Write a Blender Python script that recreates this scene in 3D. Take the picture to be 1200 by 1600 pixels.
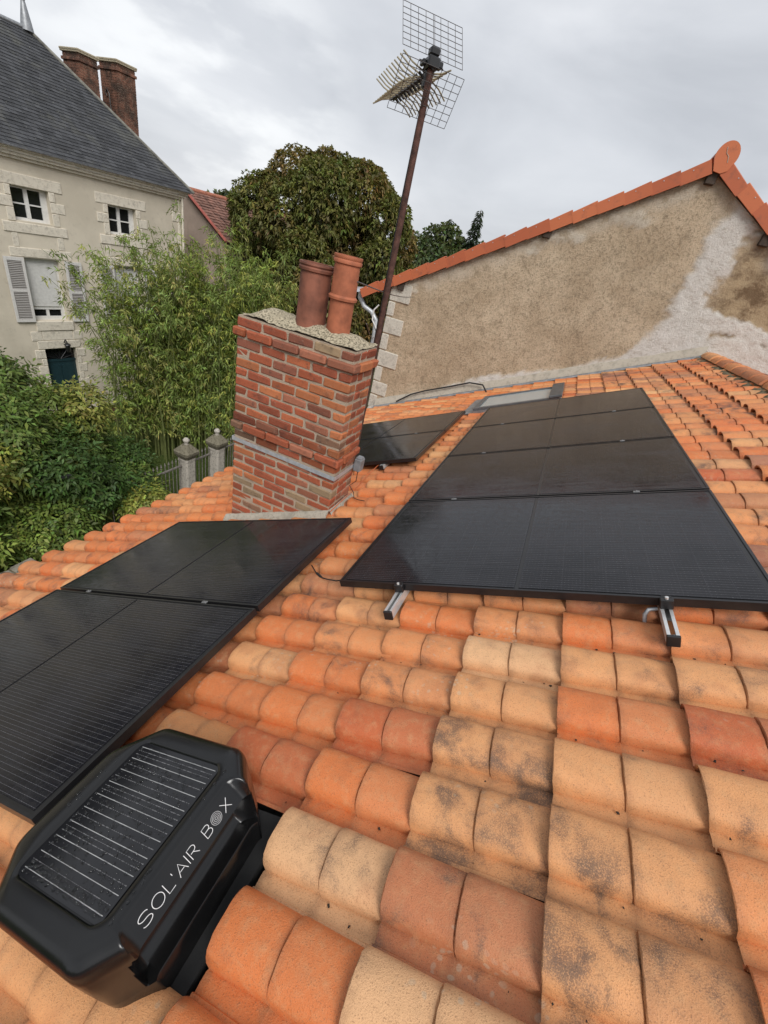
import bpy, math, random
import numpy as np
from mathutils import Vector, Matrix, noise as mnoise
rnd = random.Random(7)
rng = np.random.default_rng(7)
for o in list(bpy.data.objects): bpy.data.objects.remove(o)
scene = bpy.context.scene
COL = scene.collection
R = math.radians
CZ = 7.6                                   # camera height above the street

# ------------------------------------------------------------------ camera
CAMR = ((0.89674494, 0.37677145, -0.23214604), (0.38764733, -0.41569213, 0.82275732), (0.21349018, -0.82779426, -0.51882426))
cam_d = bpy.data.cameras.new('camera'); cam = bpy.data.objects.new('camera', cam_d); COL.objects.link(cam)
cam_d.sensor_fit = 'VERTICAL'; cam_d.sensor_height = 24; cam_d.sensor_width = 18
cam_d.lens = 658.98 / 1600 * 24; cam_d.clip_start = 0.02; cam_d.clip_end = 600
cm = Matrix.Identity(4)
for r in range(3):
    cm[r][0] = CAMR[r][0]; cm[r][1] = -CAMR[r][1]; cm[r][2] = -CAMR[r][2]
cm[2][3] = CZ
cam.matrix_world = cm
scene.camera = cam

# ------------------------------------------------------------------ overcast sky and sun
SUN_EL, SUN_AZ = R(46), R(142)
world = bpy.data.worlds.new('World'); scene.world = world; world.use_nodes = True
wn = world.node_tree; wn.nodes.clear()
def wnode(t, **k):
    n = wn.nodes.new(t)
    for a, b in k.items(): setattr(n, a, b)
    return n
wout = wnode('ShaderNodeOutputWorld'); wbg = wnode('ShaderNodeBackground'); wbg.inputs[1].default_value = 0.1
sky = wnode('ShaderNodeTexSky', sky_type='NISHITA', sun_disc=False, sun_elevation=SUN_EL, sun_rotation=SUN_AZ, air_density=1.0, dust_density=3.0)
tc = wnode('ShaderNodeTexCoord')
mp = wnode('ShaderNodeMapping'); mp.inputs['Scale'].default_value = (1.0, 1.0, 2.6); mp.inputs['Location'].default_value = (3.1, 0.4, 1.7)
nz = wnode('ShaderNodeTexNoise'); nz.inputs['Scale'].default_value = 2.1; nz.inputs['Detail'].default_value = 7; nz.inputs['Roughness'].default_value = 0.52; nz.inputs['Distortion'].default_value = 0.35
cr = wnode('ShaderNodeValToRGB')
e = cr.color_ramp.elements
e[0].position = 0.34; e[0].color = (3.25, 3.38, 3.62, 1); e[1].position = 0.72; e[1].color = (4.9, 5.0, 5.2, 1)
e2 = cr.color_ramp.elements.new(0.5); e2.color = (3.95, 4.08, 4.32, 1)
mx = wnode('ShaderNodeMix', data_type='RGBA'); mx.inputs[0].default_value = 0.95
wn.links.new(tc.outputs['Generated'], mp.inputs[0]); wn.links.new(mp.outputs[0], nz.inputs['Vector']); wn.links.new(nz.outputs[0], cr.inputs[0])
dp = wnode('ShaderNodeVectorMath', operation='DOT_PRODUCT'); dp.inputs[1].default_value = (-0.683, 0.722, 0.11); wn.links.new(tc.outputs['Generated'], dp.inputs[0])
brk = wnode('ShaderNodeMapRange', interpolation_type='SMOOTHSTEP'); brk.inputs[1].default_value = 0.955; brk.inputs[2].default_value = 1.0; wn.links.new(dp.outputs['Value'], brk.inputs[0])
nz2 = wnode('ShaderNodeTexNoise'); nz2.inputs['Scale'].default_value = 7.0; nz2.inputs['Detail'].default_value = 5; wn.links.new(mp.outputs[0], nz2.inputs['Vector'])
r2_ = wnode('ShaderNodeMapRange', interpolation_type='SMOOTHSTEP'); r2_.inputs[1].default_value = 0.42; r2_.inputs[2].default_value = 0.68; wn.links.new(nz2.outputs[0], r2_.inputs[0])
mm = wnode('ShaderNodeMath', operation='MULTIPLY'); wn.links.new(brk.outputs[0], mm.inputs[0]); wn.links.new(r2_.outputs[0], mm.inputs[1])
gap = wnode('ShaderNodeMix', data_type='RGBA'); wn.links.new(mm.outputs[0], gap.inputs[0]); wn.links.new(cr.outputs[0], gap.inputs[6]); gap.inputs[7].default_value = (5.6, 5.7, 5.8, 1)   # thin break in the cloud
wn.links.new(sky.outputs[0], mx.inputs[6]); wn.links.new(gap.outputs[2], mx.inputs[7])
wn.links.new(mx.outputs[2], wbg.inputs[0]); wn.links.new(wbg.outputs[0], wout.inputs[0])
sd = bpy.data.lights.new('sun', 'SUN'); sd.energy = 1.5; sd.angle = R(28); sd.color = (1.0, 0.98, 0.95)
sun = bpy.data.objects.new('sun', sd); COL.objects.link(sun)
sv = Vector((math.sin(SUN_AZ) * math.cos(SUN_EL), math.cos(SUN_AZ) * math.cos(SUN_EL), math.sin(SUN_EL)))
sun.rotation_euler = sv.to_track_quat('Z', 'Y').to_euler(); sun.location = (0, 0, 30)
vs = scene.view_settings; vs.view_transform = 'Standard'; vs.look = 'None'; vs.exposure = 0.82; vs.gamma = 1.0
scene.render.engine = 'CYCLES'

# ------------------------------------------------------------------ frames
WF = Matrix.Translation((0, 0, CZ))
PIT = 0.455661; D0 = 1.22
us = Vector((math.cos(PIT), 0, math.sin(PIT))); un = Vector((-math.sin(PIT), 0, math.cos(PIT)))
RF = Matrix(((us.x, 0, un.x, -un.x * D0), (0, 1, 0, 0), (us.z, 0, un.z, CZ - un.z * D0), (0, 0, 0, 1)))   # (u upslope, y along the eaves, h off the roof)
HY = 0.111776; hc, hs = math.cos(HY), math.sin(HY); HD = -16.66
HF = Matrix(((hs, -hc, 0, hc * HD), (hc, hs, 0, -hs * HD), (0, 0, 1, CZ), (0, 0, 0, 1)))                   # (s along facade, o backwards, z)

# ------------------------------------------------------------------ mesh builder
class MB:
    def __init__(s): s.v = []; s.f = []
    def add(s, vs_, fs_, M=None):
        b = len(s.v)
        s.v.extend([tuple(M @ Vector(p)) for p in vs_] if M is not None else [tuple(p) for p in vs_])
        s.f.extend([tuple(i + b for i in f) for f in fs_]); return s
    def box(s, a, b, M=None):
        x0, y0, z0 = a; x1, y1, z1 = b
        return s.add([(x0,y0,z0),(x1,y0,z0),(x1,y1,z0),(x0,y1,z0),(x0,y0,z1),(x1,y0,z1),(x1,y1,z1),(x0,y1,z1)],
                     [(0,3,2,1),(4,5,6,7),(0,1,5,4),(1,2,6,5),(2,3,7,6),(3,0,4,7)], M)
    def cbox(s, a, b, c=0.004, M=None, jit=0.0):           # chamfered box, 44 triangles
        ct = [(a[i] + b[i]) / 2 for i in range(3)]; h = [(b[i] - a[i]) / 2 for i in range(3)]
        c = min(c, *[q * 0.45 for q in h])
        V = []; idx = {}
        for sx in (-1, 1):
            for sy in (-1, 1):
                for sz in (-1, 1):
                    sg = (sx, sy, sz); j = [rnd.uniform(-jit, jit) for _ in range(3)]
                    for ax in range(3):
                        p = [ct[k] + sg[k] * (h[k] - (0 if k == ax else c)) + j[k] for k in range(3)]
                        idx[(sg, ax)] = len(V); V.append(p)
        F = []
        for ax in range(3):
            o1, o2 = (ax + 1) % 3, (ax + 2) % 3
            for sg in (-1, 1):
                q = []
                for s1, s2 in ((-1,-1),(1,-1),(1,1),(-1,1)):
                    t = [0,0,0]; t[ax] = sg; t[o1] = s1; t[o2] = s2; q.append(idx[(tuple(t), ax)])
                F.append(tuple(q if sg > 0 else q[::-1]))
            for s1 in (-1, 1):
                for s2 in (-1, 1):
                    q = []
                    for sg in (-1, 1):
                        t = [0,0,0]; t[ax] = sg; t[o1] = s1; t[o2] = s2; q.append(tuple(t))
                    f = (idx[(q[0], o1)], idx[(q[1], o1)], idx[(q[1], o2)], idx[(q[0], o2)])
                    F.append(f if s1 * s2 < 0 else f[::-1])
        for sx in (-1, 1):
            for sy in (-1, 1):
                for sz in (-1, 1):
                    t = (sx, sy, sz); f = (idx[(t,0)], idx[(t,1)], idx[(t,2)]); F.append(f if sx*sy*sz > 0 else f[::-1])
        return s.add(V, F, M)
    def loft(s, loops, closed=True, cap0=False, cap1=False, M=None):
        n = len(loops[0]); V = [p for l in loops for p in l]; F = []
        for k in range(len(loops) - 1):
            for i in range(n if closed else n - 1):
                j = (i + 1) % n; F.append((k*n+i, k*n+j, (k+1)*n+j, (k+1)*n+i))
        if cap0: F.append(tuple(range(n))[::-1])
        if cap1: F.append(tuple((len(loops)-1)*n + i for i in range(n)))
        return s.add(V, F, M)
    def tube(s, pts, r, n=8, cap=True, M=None):
        pts = [Vector(p) for p in pts]; loops = []
        rr = r if isinstance(r, (list, tuple)) else [r] * len(pts)
        ref = Vector((0, 0, 1))
        d0 = (pts[1] - pts[0]).normalized()
        if abs(d0.dot(ref)) > 0.95: ref = Vector((1, 0, 0))
        a = d0.cross(ref).normalized()
        for i, p in enumerate(pts):
            d = (pts[min(i+1, len(pts)-1)] - pts[max(i-1, 0)]).normalized()
            a = (a - d * a.dot(d)).normalized(); b = d.cross(a)
            loops.append([p + (a * math.cos(2*math.pi*k/n) + b * math.sin(2*math.pi*k/n)) * rr[i] for k in range(n)])
        return s.loft(loops, True, cap, cap, M)
    def lathe(s, prof, c=(0,0,0), n=24, M=None, cap=True):
        loops = [[(c[0] + r*math.cos(2*math.pi*k/n), c[1] + r*math.sin(2*math.pi*k/n), c[2] + z) for k in range(n)] for r, z in prof]
        return s.loft(loops, True, cap, cap, M)
    def prism(s, poly, d, M=None):                          # polygon (x,y,z) list extruded by vector d
        d = Vector(d); n = len(poly); V = [Vector(p) for p in poly]; V += [p + d for p in V]
        F = [tuple(range(n))[::-1], tuple(range(n, 2*n))] + [(i, (i+1) % n, n + (i+1) % n, n + i) for i in range(n)]
        return s.add(V, F, M)
    def mesh(s, name, mat, smooth=None):
        me = bpy.data.meshes.new(name); me.from_pydata(s.v, [], s.f)
        if mat: me.materials.append(mat)
        if smooth is not None:
            me.polygons.foreach_set('use_smooth', [True] * len(me.polygons)); me.set_sharp_from_angle(angle=R(smooth))
        me.update(); return me

def props(o, label=None, cat=None, group=None, kind=None):
    for k, v in (('label', label), ('category', cat), ('group', group), ('kind', kind)):
        if v: o[k] = v
    return o
def child(name, me, parent, mat4=None):
    o = bpy.data.objects.new(name, me); COL.objects.link(o); o.parent = parent
    if mat4 is not None: o.matrix_local = mat4
    return o
class Thing:
    def __init__(s, name, label, cat, F=WF, base=(0,0,0), group=None):
        s.o = bpy.data.objects.new(name, None); COL.objects.link(s.o); s.o.empty_display_size = 0.1
        s.o.matrix_world = F @ Matrix.Translation(base); s.b = Vector(base)
        props(s.o, label, cat, group)
    def part(s, name, mb, mat, smooth=None, parent=None, label=None, kind=None):
        mb.v = [(p[0]-s.b.x, p[1]-s.b.y, p[2]-s.b.z) for p in mb.v]
        o = child(name, mb.mesh(name, mat, smooth), parent or s.o)
        props(o, label, None, None, kind); return o
    def place(s, name, me, loc, rot=None, parent=None, color=None):
        M = Matrix.Translation(Vector(loc) - s.b)
        if rot is not None: M = M @ rot
        o = child(name, me, parent or s.o, M)
        if color: o.color = color
        return o
def solo(name, mb, mat, label, cat, F=WF, base=(0,0,0), smooth=None, group=None):
    b = Vector(base); mb.v = [(p[0]-b.x, p[1]-b.y, p[2]-b.z) for p in mb.v]
    o = bpy.data.objects.new(name, mb.mesh(name, mat, smooth)); COL.objects.link(o); o.matrix_world = F @ Matrix.Translation(base)
    return props(o, label, cat, group)
def struct(name, mb, mat, F=WF, smooth=None):
    o = bpy.data.objects.new(name, mb.mesh(name, mat, smooth)); COL.objects.link(o); o.matrix_world = F
    o['kind'] = 'structure'; return o

# ------------------------------------------------------------------ materials
class Mat:
    def __init__(s, name, rough=0.7, spec=0.5, metal=0.0):
        s.m = bpy.data.materials.new(name); s.m.use_nodes = True; s.t = s.m.node_tree
        s.p = s.t.nodes['Principled BSDF']
        s.p.inputs['Roughness'].default_value = rough; s.p.inputs['Specular IOR Level'].default_value = spec; s.p.inputs['Metallic'].default_value = metal
        s.geo = s.n('ShaderNodeNewGeometry'); s.pos = s.geo.outputs['Position']
    def n(s, t, **k):
        q = s.t.nodes.new(t)
        for a, b in k.items(): setattr(q, a, b)
        return q
    def put(s, sock, v):
        if v is None: return
        if hasattr(v, 'is_linked') or hasattr(v, 'links'): s.t.links.new(v, sock)
        elif isinstance(v, (tuple, list)) and len(v) == 3 and sock.type == 'RGBA': sock.default_value = (*v, 1)
        else: sock.default_value = v
    def noise(s, scale, detail=4, rough=0.55, vec=None, dist=0.0):
        q = s.n('ShaderNodeTexNoise'); s.put(q.inputs['Scale'], scale); q.inputs['Detail'].default_value = detail; q.inputs['Roughness'].default_value = rough; q.inputs['Distortion'].default_value = dist
        s.t.links.new(vec if vec is not None else s.pos, q.inputs['Vector']); return q.outputs[0]
    def voro(s, scale, vec=None, feature='F1', out='Distance'):
        q = s.n('ShaderNodeTexVoronoi', feature=feature); q.inputs['Scale'].default_value = scale
        s.t.links.new(vec if vec is not None else s.pos, q.inputs['Vector']); return q.outputs[out]
    def ramp(s, fac, stops):
        q = s.n('ShaderNodeValToRGB'); el = q.color_ramp.elements
        while len(el) < len(stops): el.new(0.5)
        for i, (p, c) in enumerate(stops):
            el[i].position = p; el[i].color = (c, c, c, 1) if isinstance(c, (int, float)) else (*c, 1)
        s.put(q.inputs[0], fac); return q.outputs[0]
    def mix(s, a, b, fac, blend='MIX'):
        q = s.n('ShaderNodeMix', data_type='RGBA', blend_type=blend); s.put(q.inputs[0], fac); s.put(q.inputs[6], a); s.put(q.inputs[7], b); return q.outputs[2]
    def math(s, op, a, b=None, c=None, clamp=False):
        q = s.n('ShaderNodeMath', operation=op, use_clamp=clamp); s.put(q.inputs[0], a); s.put(q.inputs[1], b)
        if c is not None: s.put(q.inputs[2], c)
        return q.outputs[0]
    def step(s, x, lo, hi):
        q = s.n('ShaderNodeMapRange', interpolation_type='SMOOTHSTEP'); s.put(q.inputs[0], x); q.inputs[1].default_value = lo; q.inputs[2].default_value = hi; return q.outputs[0]
    def vscale(s, v, sc):
        q = s.n('ShaderNodeVectorMath', operation='MULTIPLY'); s.t.links.new(v, q.inputs[0]); q.inputs[1].default_value = sc; return q.outputs[0]
    def vadd(s, a, b):
        q = s.n('ShaderNodeVectorMath', operation='ADD'); s.t.links.new(a, q.inputs[0]); s.t.links.new(b, q.inputs[1]); return q.outputs[0]
    def objco(s): return s.n('ShaderNodeTexCoord').outputs['Object']
    def attr(s, name, out='Color'): return s.n('ShaderNodeAttribute', attribute_name=name).outputs[out]
    def sep(s, v): q = s.n('ShaderNodeSeparateXYZ'); s.t.links.new(v, q.inputs[0]); return q.outputs
    def col(s, v): s.put(s.p.inputs['Base Color'], v); return s
    def rough(s, v): s.put(s.p.inputs['Roughness'], v); return s
    def bump(s, h, strength=0.3, dist=0.01):
        q = s.n('ShaderNodeBump'); q.inputs['Strength'].default_value = strength; q.inputs['Distance'].default_value = dist
        s.put(q.inputs['Height'], h); s.t.links.new(q.outputs[0], s.p.inputs['Normal']); return s
def plain(name, c, rough=0.6, metal=0.0, spec=0.5, var=0.25, scale=14, bump=0.12, bdist=0.004):
    m = Mat(name, rough, spec, metal); nz_ = m.noise(scale, 5)
    lo = tuple(x * (1 - var) for x in c); hi = tuple(min(1, x * (1 + var)) for x in c)
    m.col(m.ramp(nz_, [(0.3, lo), (0.7, hi)]))
    if bump: m.bump(m.noise(scale * 9, 3), bump, bdist)
    return m.m

def tile_material(name, source):
    m = Mat(name, 0.66, 0.35)
    if source == 'object':
        oi = m.n('ShaderNodeObjectInfo'); c = oi.outputs['Color']; a = oi.outputs['Alpha']; rndv = oi.outputs['Random']
    else:
        at = m.n('ShaderNodeAttribute', attribute_name='tcol'); c = at.outputs['Color']; a = at.outputs['Alpha']
        rndv = m.math('FRACT', m.math('MULTIPLY', a, 37.7))
    comb = m.n('ShaderNodeCombineXYZ'); m.put(comb.inputs[0], m.math('MULTIPLY', rndv, 9.0)); m.put(comb.inputs[1], m.math('MULTIPLY', rndv, 23.0))
    v = m.vadd(m.pos, comb.outputs[0])
    if source == 'object':
        half = m.math('GREATER_THAN', m.sep(m.objco())[0], 0.172); f2 = m.math('FRACT', m.math('MULTIPLY', rndv, 17.3)); f3 = m.math('FRACT', m.math('MULTIPLY', rndv, 41.1))
        ox = m.sep(m.objco())[0]
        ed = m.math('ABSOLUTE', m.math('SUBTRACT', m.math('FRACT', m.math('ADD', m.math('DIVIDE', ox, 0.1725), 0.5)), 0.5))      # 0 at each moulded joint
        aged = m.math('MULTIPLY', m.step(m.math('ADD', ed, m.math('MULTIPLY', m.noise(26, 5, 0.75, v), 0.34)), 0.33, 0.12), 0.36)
        c = m.mix(c, m.mix((0.36, 0.14, 0.06), (0.62, 0.36, 0.19), f3), m.math('MULTIPLY', half, m.math('MULTIPLY', f2, 0.32)))
    big = m.noise(7, 4, 0.6, v); mid = m.noise(34, 4, 0.65, v); fine = m.noise(330, 2, 0.7); grain = m.noise(900, 2, 0.8)
    base = m.mix(c, m.mix(c, (0.58, 0.34, 0.17), 0.4), m.step(mid, 0.42, 0.78))
    base = m.mix(base, m.mix(c, (0.36, 0.12, 0.05), 0.5), m.math('MULTIPLY', m.step(big, 0.52, 0.7), 0.6))
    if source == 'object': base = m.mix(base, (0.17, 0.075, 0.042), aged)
    base = m.mix(base, (0.2, 0.09, 0.045), m.math('MULTIPLY', m.step(fine, 0.56, 0.68), 0.6))
    base = m.mix(base, (0.7, 0.46, 0.27), m.math('MULTIPLY', m.step(grain, 0.54, 0.7), 0.35))
    low = m.noise(8.5, 3, 0.6, v, 0.4)
    patch = m.step(m.math('ADD', low, m.math('MULTIPLY', a, 0.27)), 0.58, 0.96)
    speck = m.step(m.math('ADD', m.noise(300, 3, 0.8), m.math('MULTIPLY', patch, 0.20)), 0.565, 0.64)
    st = m.math('MULTIPLY', m.math('POWER', patch, 0.8), m.math('MULTIPLY_ADD', speck, 0.5, 0.3), clamp=True)
    base = m.mix(base, (0.055, 0.05, 0.049), st)
    grime = m.step(m.noise(3.1, 6, 0.68, None, 0.5), 0.55, 0.78)                      # grime running across the joints
    base = m.mix(base, (0.075, 0.06, 0.05), m.math('MULTIPLY', grime, m.math('MULTIPLY_ADD', speck, 0.3, 0.12)))
    lich = m.math('MULTIPLY', m.step(m.voro(42, m.vadd(m.pos, m.vscale(m.n('ShaderNodeTexNoise').outputs[1], (0.03, 0.03, 0.03)))), 0.33, 0.2), m.step(m.noise(2.3, 3), 0.56, 0.68))
    base = m.mix(base, (0.5, 0.44, 0.33), m.math('MULTIPLY', lich, 0.4))
    m.col(base); m.rough(m.math('MULTIPLY_ADD', mid, 0.35, 0.42))
    m.bump(m.math('ADD', m.math('MULTIPLY', fine, 0.7), m.math('MULTIPLY', mid, 0.9)), 0.55, 0.004)
    return m.m
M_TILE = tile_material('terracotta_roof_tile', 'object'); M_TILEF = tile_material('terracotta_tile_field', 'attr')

def brick_material(name, dark=0.0):
    m = Mat(name, 0.85, 0.25); c = m.n('ShaderNodeObjectInfo').outputs['Color']
    n1 = m.noise(26, 5, 0.65); n2 = m.noise(150, 3, 0.7)
    b = m.mix(c, m.mix(c, (0.05, 0.035, 0.03), 0.6), m.step(n1, 0.52, 0.75))
    b = m.mix(b, (0.45, 0.36, 0.27), m.math('MULTIPLY', m.step(n2, 0.54, 0.68), 0.25)); b = m.mix(b, (0.46, 0.37, 0.28), m.math('MULTIPLY', m.step(m.noise(14, 6, 0.75), 0.6, 0.72), 0.35))
    b = m.mix(b, (0.035, 0.03, 0.026), m.math('MULTIPLY', m.step(m.noise(5, 4, 0.6), 0.56, 0.72), 0.45 + dark))
    m.col(b); m.bump(m.math('ADD', n1, m.math('MULTIPLY', n2, 0.6)), 0.6, 0.006); return m.m
M_BRICK = brick_material('weathered_brick')
def mortar_material(name, c, sc=60, dark=(0.16, 0.14, 0.11), amt=0.6, lo=0.5):
    m = Mat(name, 0.95, 0.15); n1 = m.noise(sc, 5, 0.7); n2 = m.noise(9, 4)
    b = m.mix(c, dark, m.math('MULTIPLY', m.step(n1, lo, lo+0.16), amt)); b = m.mix(b, tuple(x * 0.7 for x in c), m.step(n2, 0.5, 0.75))
    m.col(b); m.bump(m.math('ADD', n1, m.noise(200, 2)), 0.8, 0.01); return m.m
M_MORTAR = mortar_material('lime_mortar', (0.5, 0.4, 0.3), 90, (0.25, 0.2, 0.15), 0.4)
M_CROWN = mortar_material('mossy_cement', (0.52, 0.45, 0.32), 70, (0.08, 0.07, 0.048), 0.85, 0.45)
M_FILLET = mortar_material('cement_fillet', (0.5, 0.46, 0.38), 55, (0.16, 0.14, 0.1), 0.6)
M_GALV = plain('galvanised_steel', (0.46, 0.48, 0.5), 0.42, 0.35, var=0.2, scale=30)
M_ZINC = plain('zinc_sheet', (0.3, 0.31, 0.32), 0.5, 0.6, var=0.25)
M_ALU = plain('bare_aluminium', (0.72, 0.72, 0.71), 0.38, 0.55, var=0.08, scale=40, bump=0.05)
M_RUST = plain('rusty_steel', (0.085, 0.038, 0.028), 0.8, 0.2, var=0.55, scale=30, bump=0.4)
M_BLACKPL = plain('black_plastic', (0.014, 0.014, 0.015), 0.35, var=0.15, bump=0.03)
M_WIRE = plain('dark_wire', (0.1, 0.09, 0.085), 0.5, 0.6)
M_ELEM = plain('weathered_aerial_elements', (0.3, 0.26, 0.17), 0.55, 0.4, var=0.4, scale=20)
M_RUBBER = plain('black_cable', (0.018, 0.018, 0.018), 0.5, bump=0)
M_ORANGE = plain('orange_cable', (0.5, 0.12, 0.04), 0.5, bump=0)
M_WHITEPL = plain('white_cable', (0.7, 0.7, 0.68), 0.5, bump=0)
M_POT = plain('terracotta_pot', (0.36, 0.115, 0.055), 0.75, var=0.35, scale=11, bump=0.2)
M_POTD = plain('sooty_terracotta_pot', (0.19, 0.07, 0.042), 0.75, var=0.55, scale=8, bump=0.25)
M_WOOD = plain('dark_old_timber', (0.05, 0.035, 0.025), 0.85, var=0.4, scale=25, bump=0.4)
M_DRY = plain('roof_lining_black', (0.012, 0.012, 0.012), 0.75, var=0.3, bump=0.1)
M_MOSS = mortar_material('mossy_ridge_mortar', (0.2, 0.17, 0.11), 40, (0.03, 0.03, 0.015), 0.9)

# ================================================================== ground
def ground_mat():
    m = Mat('grass_and_earth', 0.95, 0.1); n1 = m.noise(1.3, 5); n2 = m.noise(30, 4)
    m.col(m.mix(m.ramp(n1, [(0.3, (0.03, 0.05, 0.012)), (0.7, (0.07, 0.095, 0.025))]), (0.03, 0.035, 0.012), m.step(n2, 0.45, 0.7))); m.bump(n2, 0.8, 0.05); return m.m
struct('ground', MB().add([(-400,-400,-CZ),(400,-400,-CZ),(400,400,-CZ),(-400,400,-CZ)], [(0,1,2,3)]), ground_mat())
def lane_mat():
    m = Mat('lane_gravel', 0.9, 0.2); n1 = m.noise(60, 4); n2 = m.noise(2, 4)
    m.col(m.mix(m.ramp(n2, [(0.3, (0.07, 0.066, 0.06)), (0.7, (0.12, 0.115, 0.105))]), (0.03, 0.03, 0.028), m.step(n1, 0.5, 0.7))); m.bump(n1, 0.6, 0.02); return m.m
struct('lane', MB().add([(-7.7,-40,-CZ+0.004),(-3.95,-40,-CZ+0.004),(-3.95,60,-CZ+0.004),(-7.7,60,-CZ+0.004)], [(0,1,2,3)]), lane_mat())
def lawn_mat():
    m = Mat('lawn', 0.9, 0.15); n1 = m.noise(0.9, 4); n2 = m.noise(70, 3)
    m.col(m.mix(m.ramp(n1, [(0.3, (0.055, 0.085, 0.018)), (0.7, (0.1, 0.125, 0.035))]), (0.03, 0.05, 0.01), m.step(n2, 0.45, 0.65))); m.bump(n2, 0.7, 0.03); return m.m
struct('lawn', MB().add([(-15.2,4,-CZ+0.008),(-8.2,4,-CZ+0.008),(-8.2,24,-CZ+0.008),(-15.2,24,-CZ+0.008)], [(0,1,2,3)]), lawn_mat())

# ================================================================== our tiled house
house = Thing('tiled_house', 'orange and sandy clay tiled roof of the low house carrying the solar panels', 'house', WF, (-1, 3, -CZ))
CU, RY, U0, Y0 = 0.345, 0.2015, -0.105, 0.353          # course length, row pitch, first course line, first barrel crest edge
YW = 8.17
ur0, ur1 = -4.6, 1.62
def rw(u, y, h): return Vector((us.x*u + un.x*(h-D0), y, us.z*u + un.z*(h-D0)))
def quadbox(mb, a, b, h0, h1):
    P = [rw(a[0],a[1],h0), rw(b[0],a[1],h0), rw(b[0],b[1],h0), rw(a[0],b[1],h0), rw(a[0],a[1],h1), rw(b[0],a[1],h1), rw(b[0],b[1],h1), rw(a[0],b[1],h1)]
    mb.add(P, [(0,3,2,1),(4,5,6,7),(0,1,5,4),(1,2,6,5),(2,3,7,6),(3,0,4,7)]); return mb
house.part('roof_deck', quadbox(MB(), (ur0+0.06,-2.5), (ur1+0.02,YW-0.01), -0.09, -0.024), M_DRY)
rp = rw(ur1+0.02, 0, -0.02); lp = rw(ur0+0.12, 0, -0.1)
bs = MB().add([(rp.x,-2.5,rp.z),(rp.x+5.5,-2.5,rp.z-2.7),(rp.x+5.5,YW-0.01,rp.z-2.7),(rp.x,YW-0.01,rp.z)], [(0,1,2,3)])
house.part('rear_roof_slope', bs, plain('rear_tiles', (0.45, 0.15, 0.06), 0.8, var=0.35, scale=9))
house.part('wall', MB().box((lp.x-0.02,-2.3,-CZ), (rp.x+5.2,YW-0.02,lp.z-0.03)), plain('lime_render', (0.45, 0.4, 0.31), 0.9, var=0.12, scale=5))

# panel rectangles (u0,u1,y0,y1), top face at h
PW, PH, PP, HP = 1.7636, 1.038, 1.058, D0 - 1.071
def rects(ul, ynear, n): return [(ul, ul+PW, ynear+PP*i, ynear+PP*i+PH) for i in range(n)]
ARR = {'right': rects(-1.171, 1.559, 4), 'left': rects(-1.5085-PW, 2.3595-2*PP, 2), 'back': rects(-1.4946-PW, 3.7015, 2)}
ALLP = [r for k in ARR for r in ARR[k]]
def covered(u, y, h=0.05):
    t = (HP - h) / (D0 - h); a, b = u*(1-t), y*(1-t)
    return any(r[0] < a < r[1] and r[2]-0.02 < b < r[3]+0.02 for r in ALLP)
def scr(u, y, h=0.03):
    P = rw(u, y, h); c = [sum(CAMR[k][i]*P[k] for k in range(3)) for i in range(3)]
    return (600 + 658.98*c[0]/c[2], 800 + 658.98*c[1]/c[2], c[2]) if c[2] > 0.05 else None

# one clay tile: a flat pan and a barrel in two moulded steps; local x upslope, y along eave, z off the roof
def tile_mesh(name, mat, seed, nb=14):
    r2 = random.Random(seed); L = 0.172
    cols = []                                             # (u, widthscale, height, zoff)
    wob = [r2.uniform(-0.0022, 0.0022) for _ in range(40)]
    def sec(u0, stops, first):
        for s_ in stops:
            hh = 0.0575 - 0.0065*s_; ww = 0.0765 - 0.003*s_
            edge = 0.0
            if s_ == 0: edge = 0.0016
            if s_ > 0.98 and first: edge = 0.0045
            cols.append((u0 + s_*L, ww - edge*0.6, hh - edge))
    sec(0, (0, 0.012, 0.25, 0.6, 0.972, 0.992), True); sec(L+0.0005, (0, 0.012, 0.25, 0.6, 1.0, 1.22), False)
    loops = []
    for k, (u, w, hb) in enumerate(cols):
        tilt = 0.0225 * (1 - u/0.345)
        pr = []
        yc = 0.1255
        pr += [(-0.005, 0.009), (0.006, 0.009), (0.009, 0.002), (0.026, 0.001), (yc - w - 0.006, 0.0), (yc - w - 0.0005, -0.0015)]
        for i in range(1, nb):
            a = math.pi * i / nb; ca, sa = math.cos(a), math.sin(a)
            pr.append((yc - w*math.copysign(abs(ca)**0.86, ca), 0.002 + (hb-0.002) * sa**0.72))
        pr += [(yc + w, 0.004), (yc + w + 0.002, -0.003), (yc + w + 0.010, -0.006)]
        loops.append([(u + wob[(i*3+k) % 40]*0.6, y, z + tilt + wob[(i+k*7) % 40]*0.5) for i, (y, z) in enumerate(pr)])
    low = [(x+0.005, y, z-0.012) for x, y, z in loops[0]]
    mb = MB(); mb.loft([[(x+0.03, y, z) for x, y, z in low], low, loops[0]], closed=False)
    # orientation: loops run along y, stacked along u -> flip so normals point up
    mb2 = MB(); mb2.loft([[(x+0.06, y, z+0.002) for x, y, z in low], low] + loops, closed=False)
    mb2.f = [f[::-1] for f in mb2.f]
    me = mb2.mesh(name, mat, 24); return me
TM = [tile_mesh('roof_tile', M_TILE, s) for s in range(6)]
CLS = {'s': (0.71, 0.335, 0.14), 'p': (0.73, 0.42, 0.215), 'o': (0.66, 0.19, 0.056), 'b': (0.48, 0.17, 0.074), 'r': (0.52, 0.125, 0.042), 'so': (0.69, 0.265, 0.098), 'br': (0.37, 0.15, 0.085)}
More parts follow.
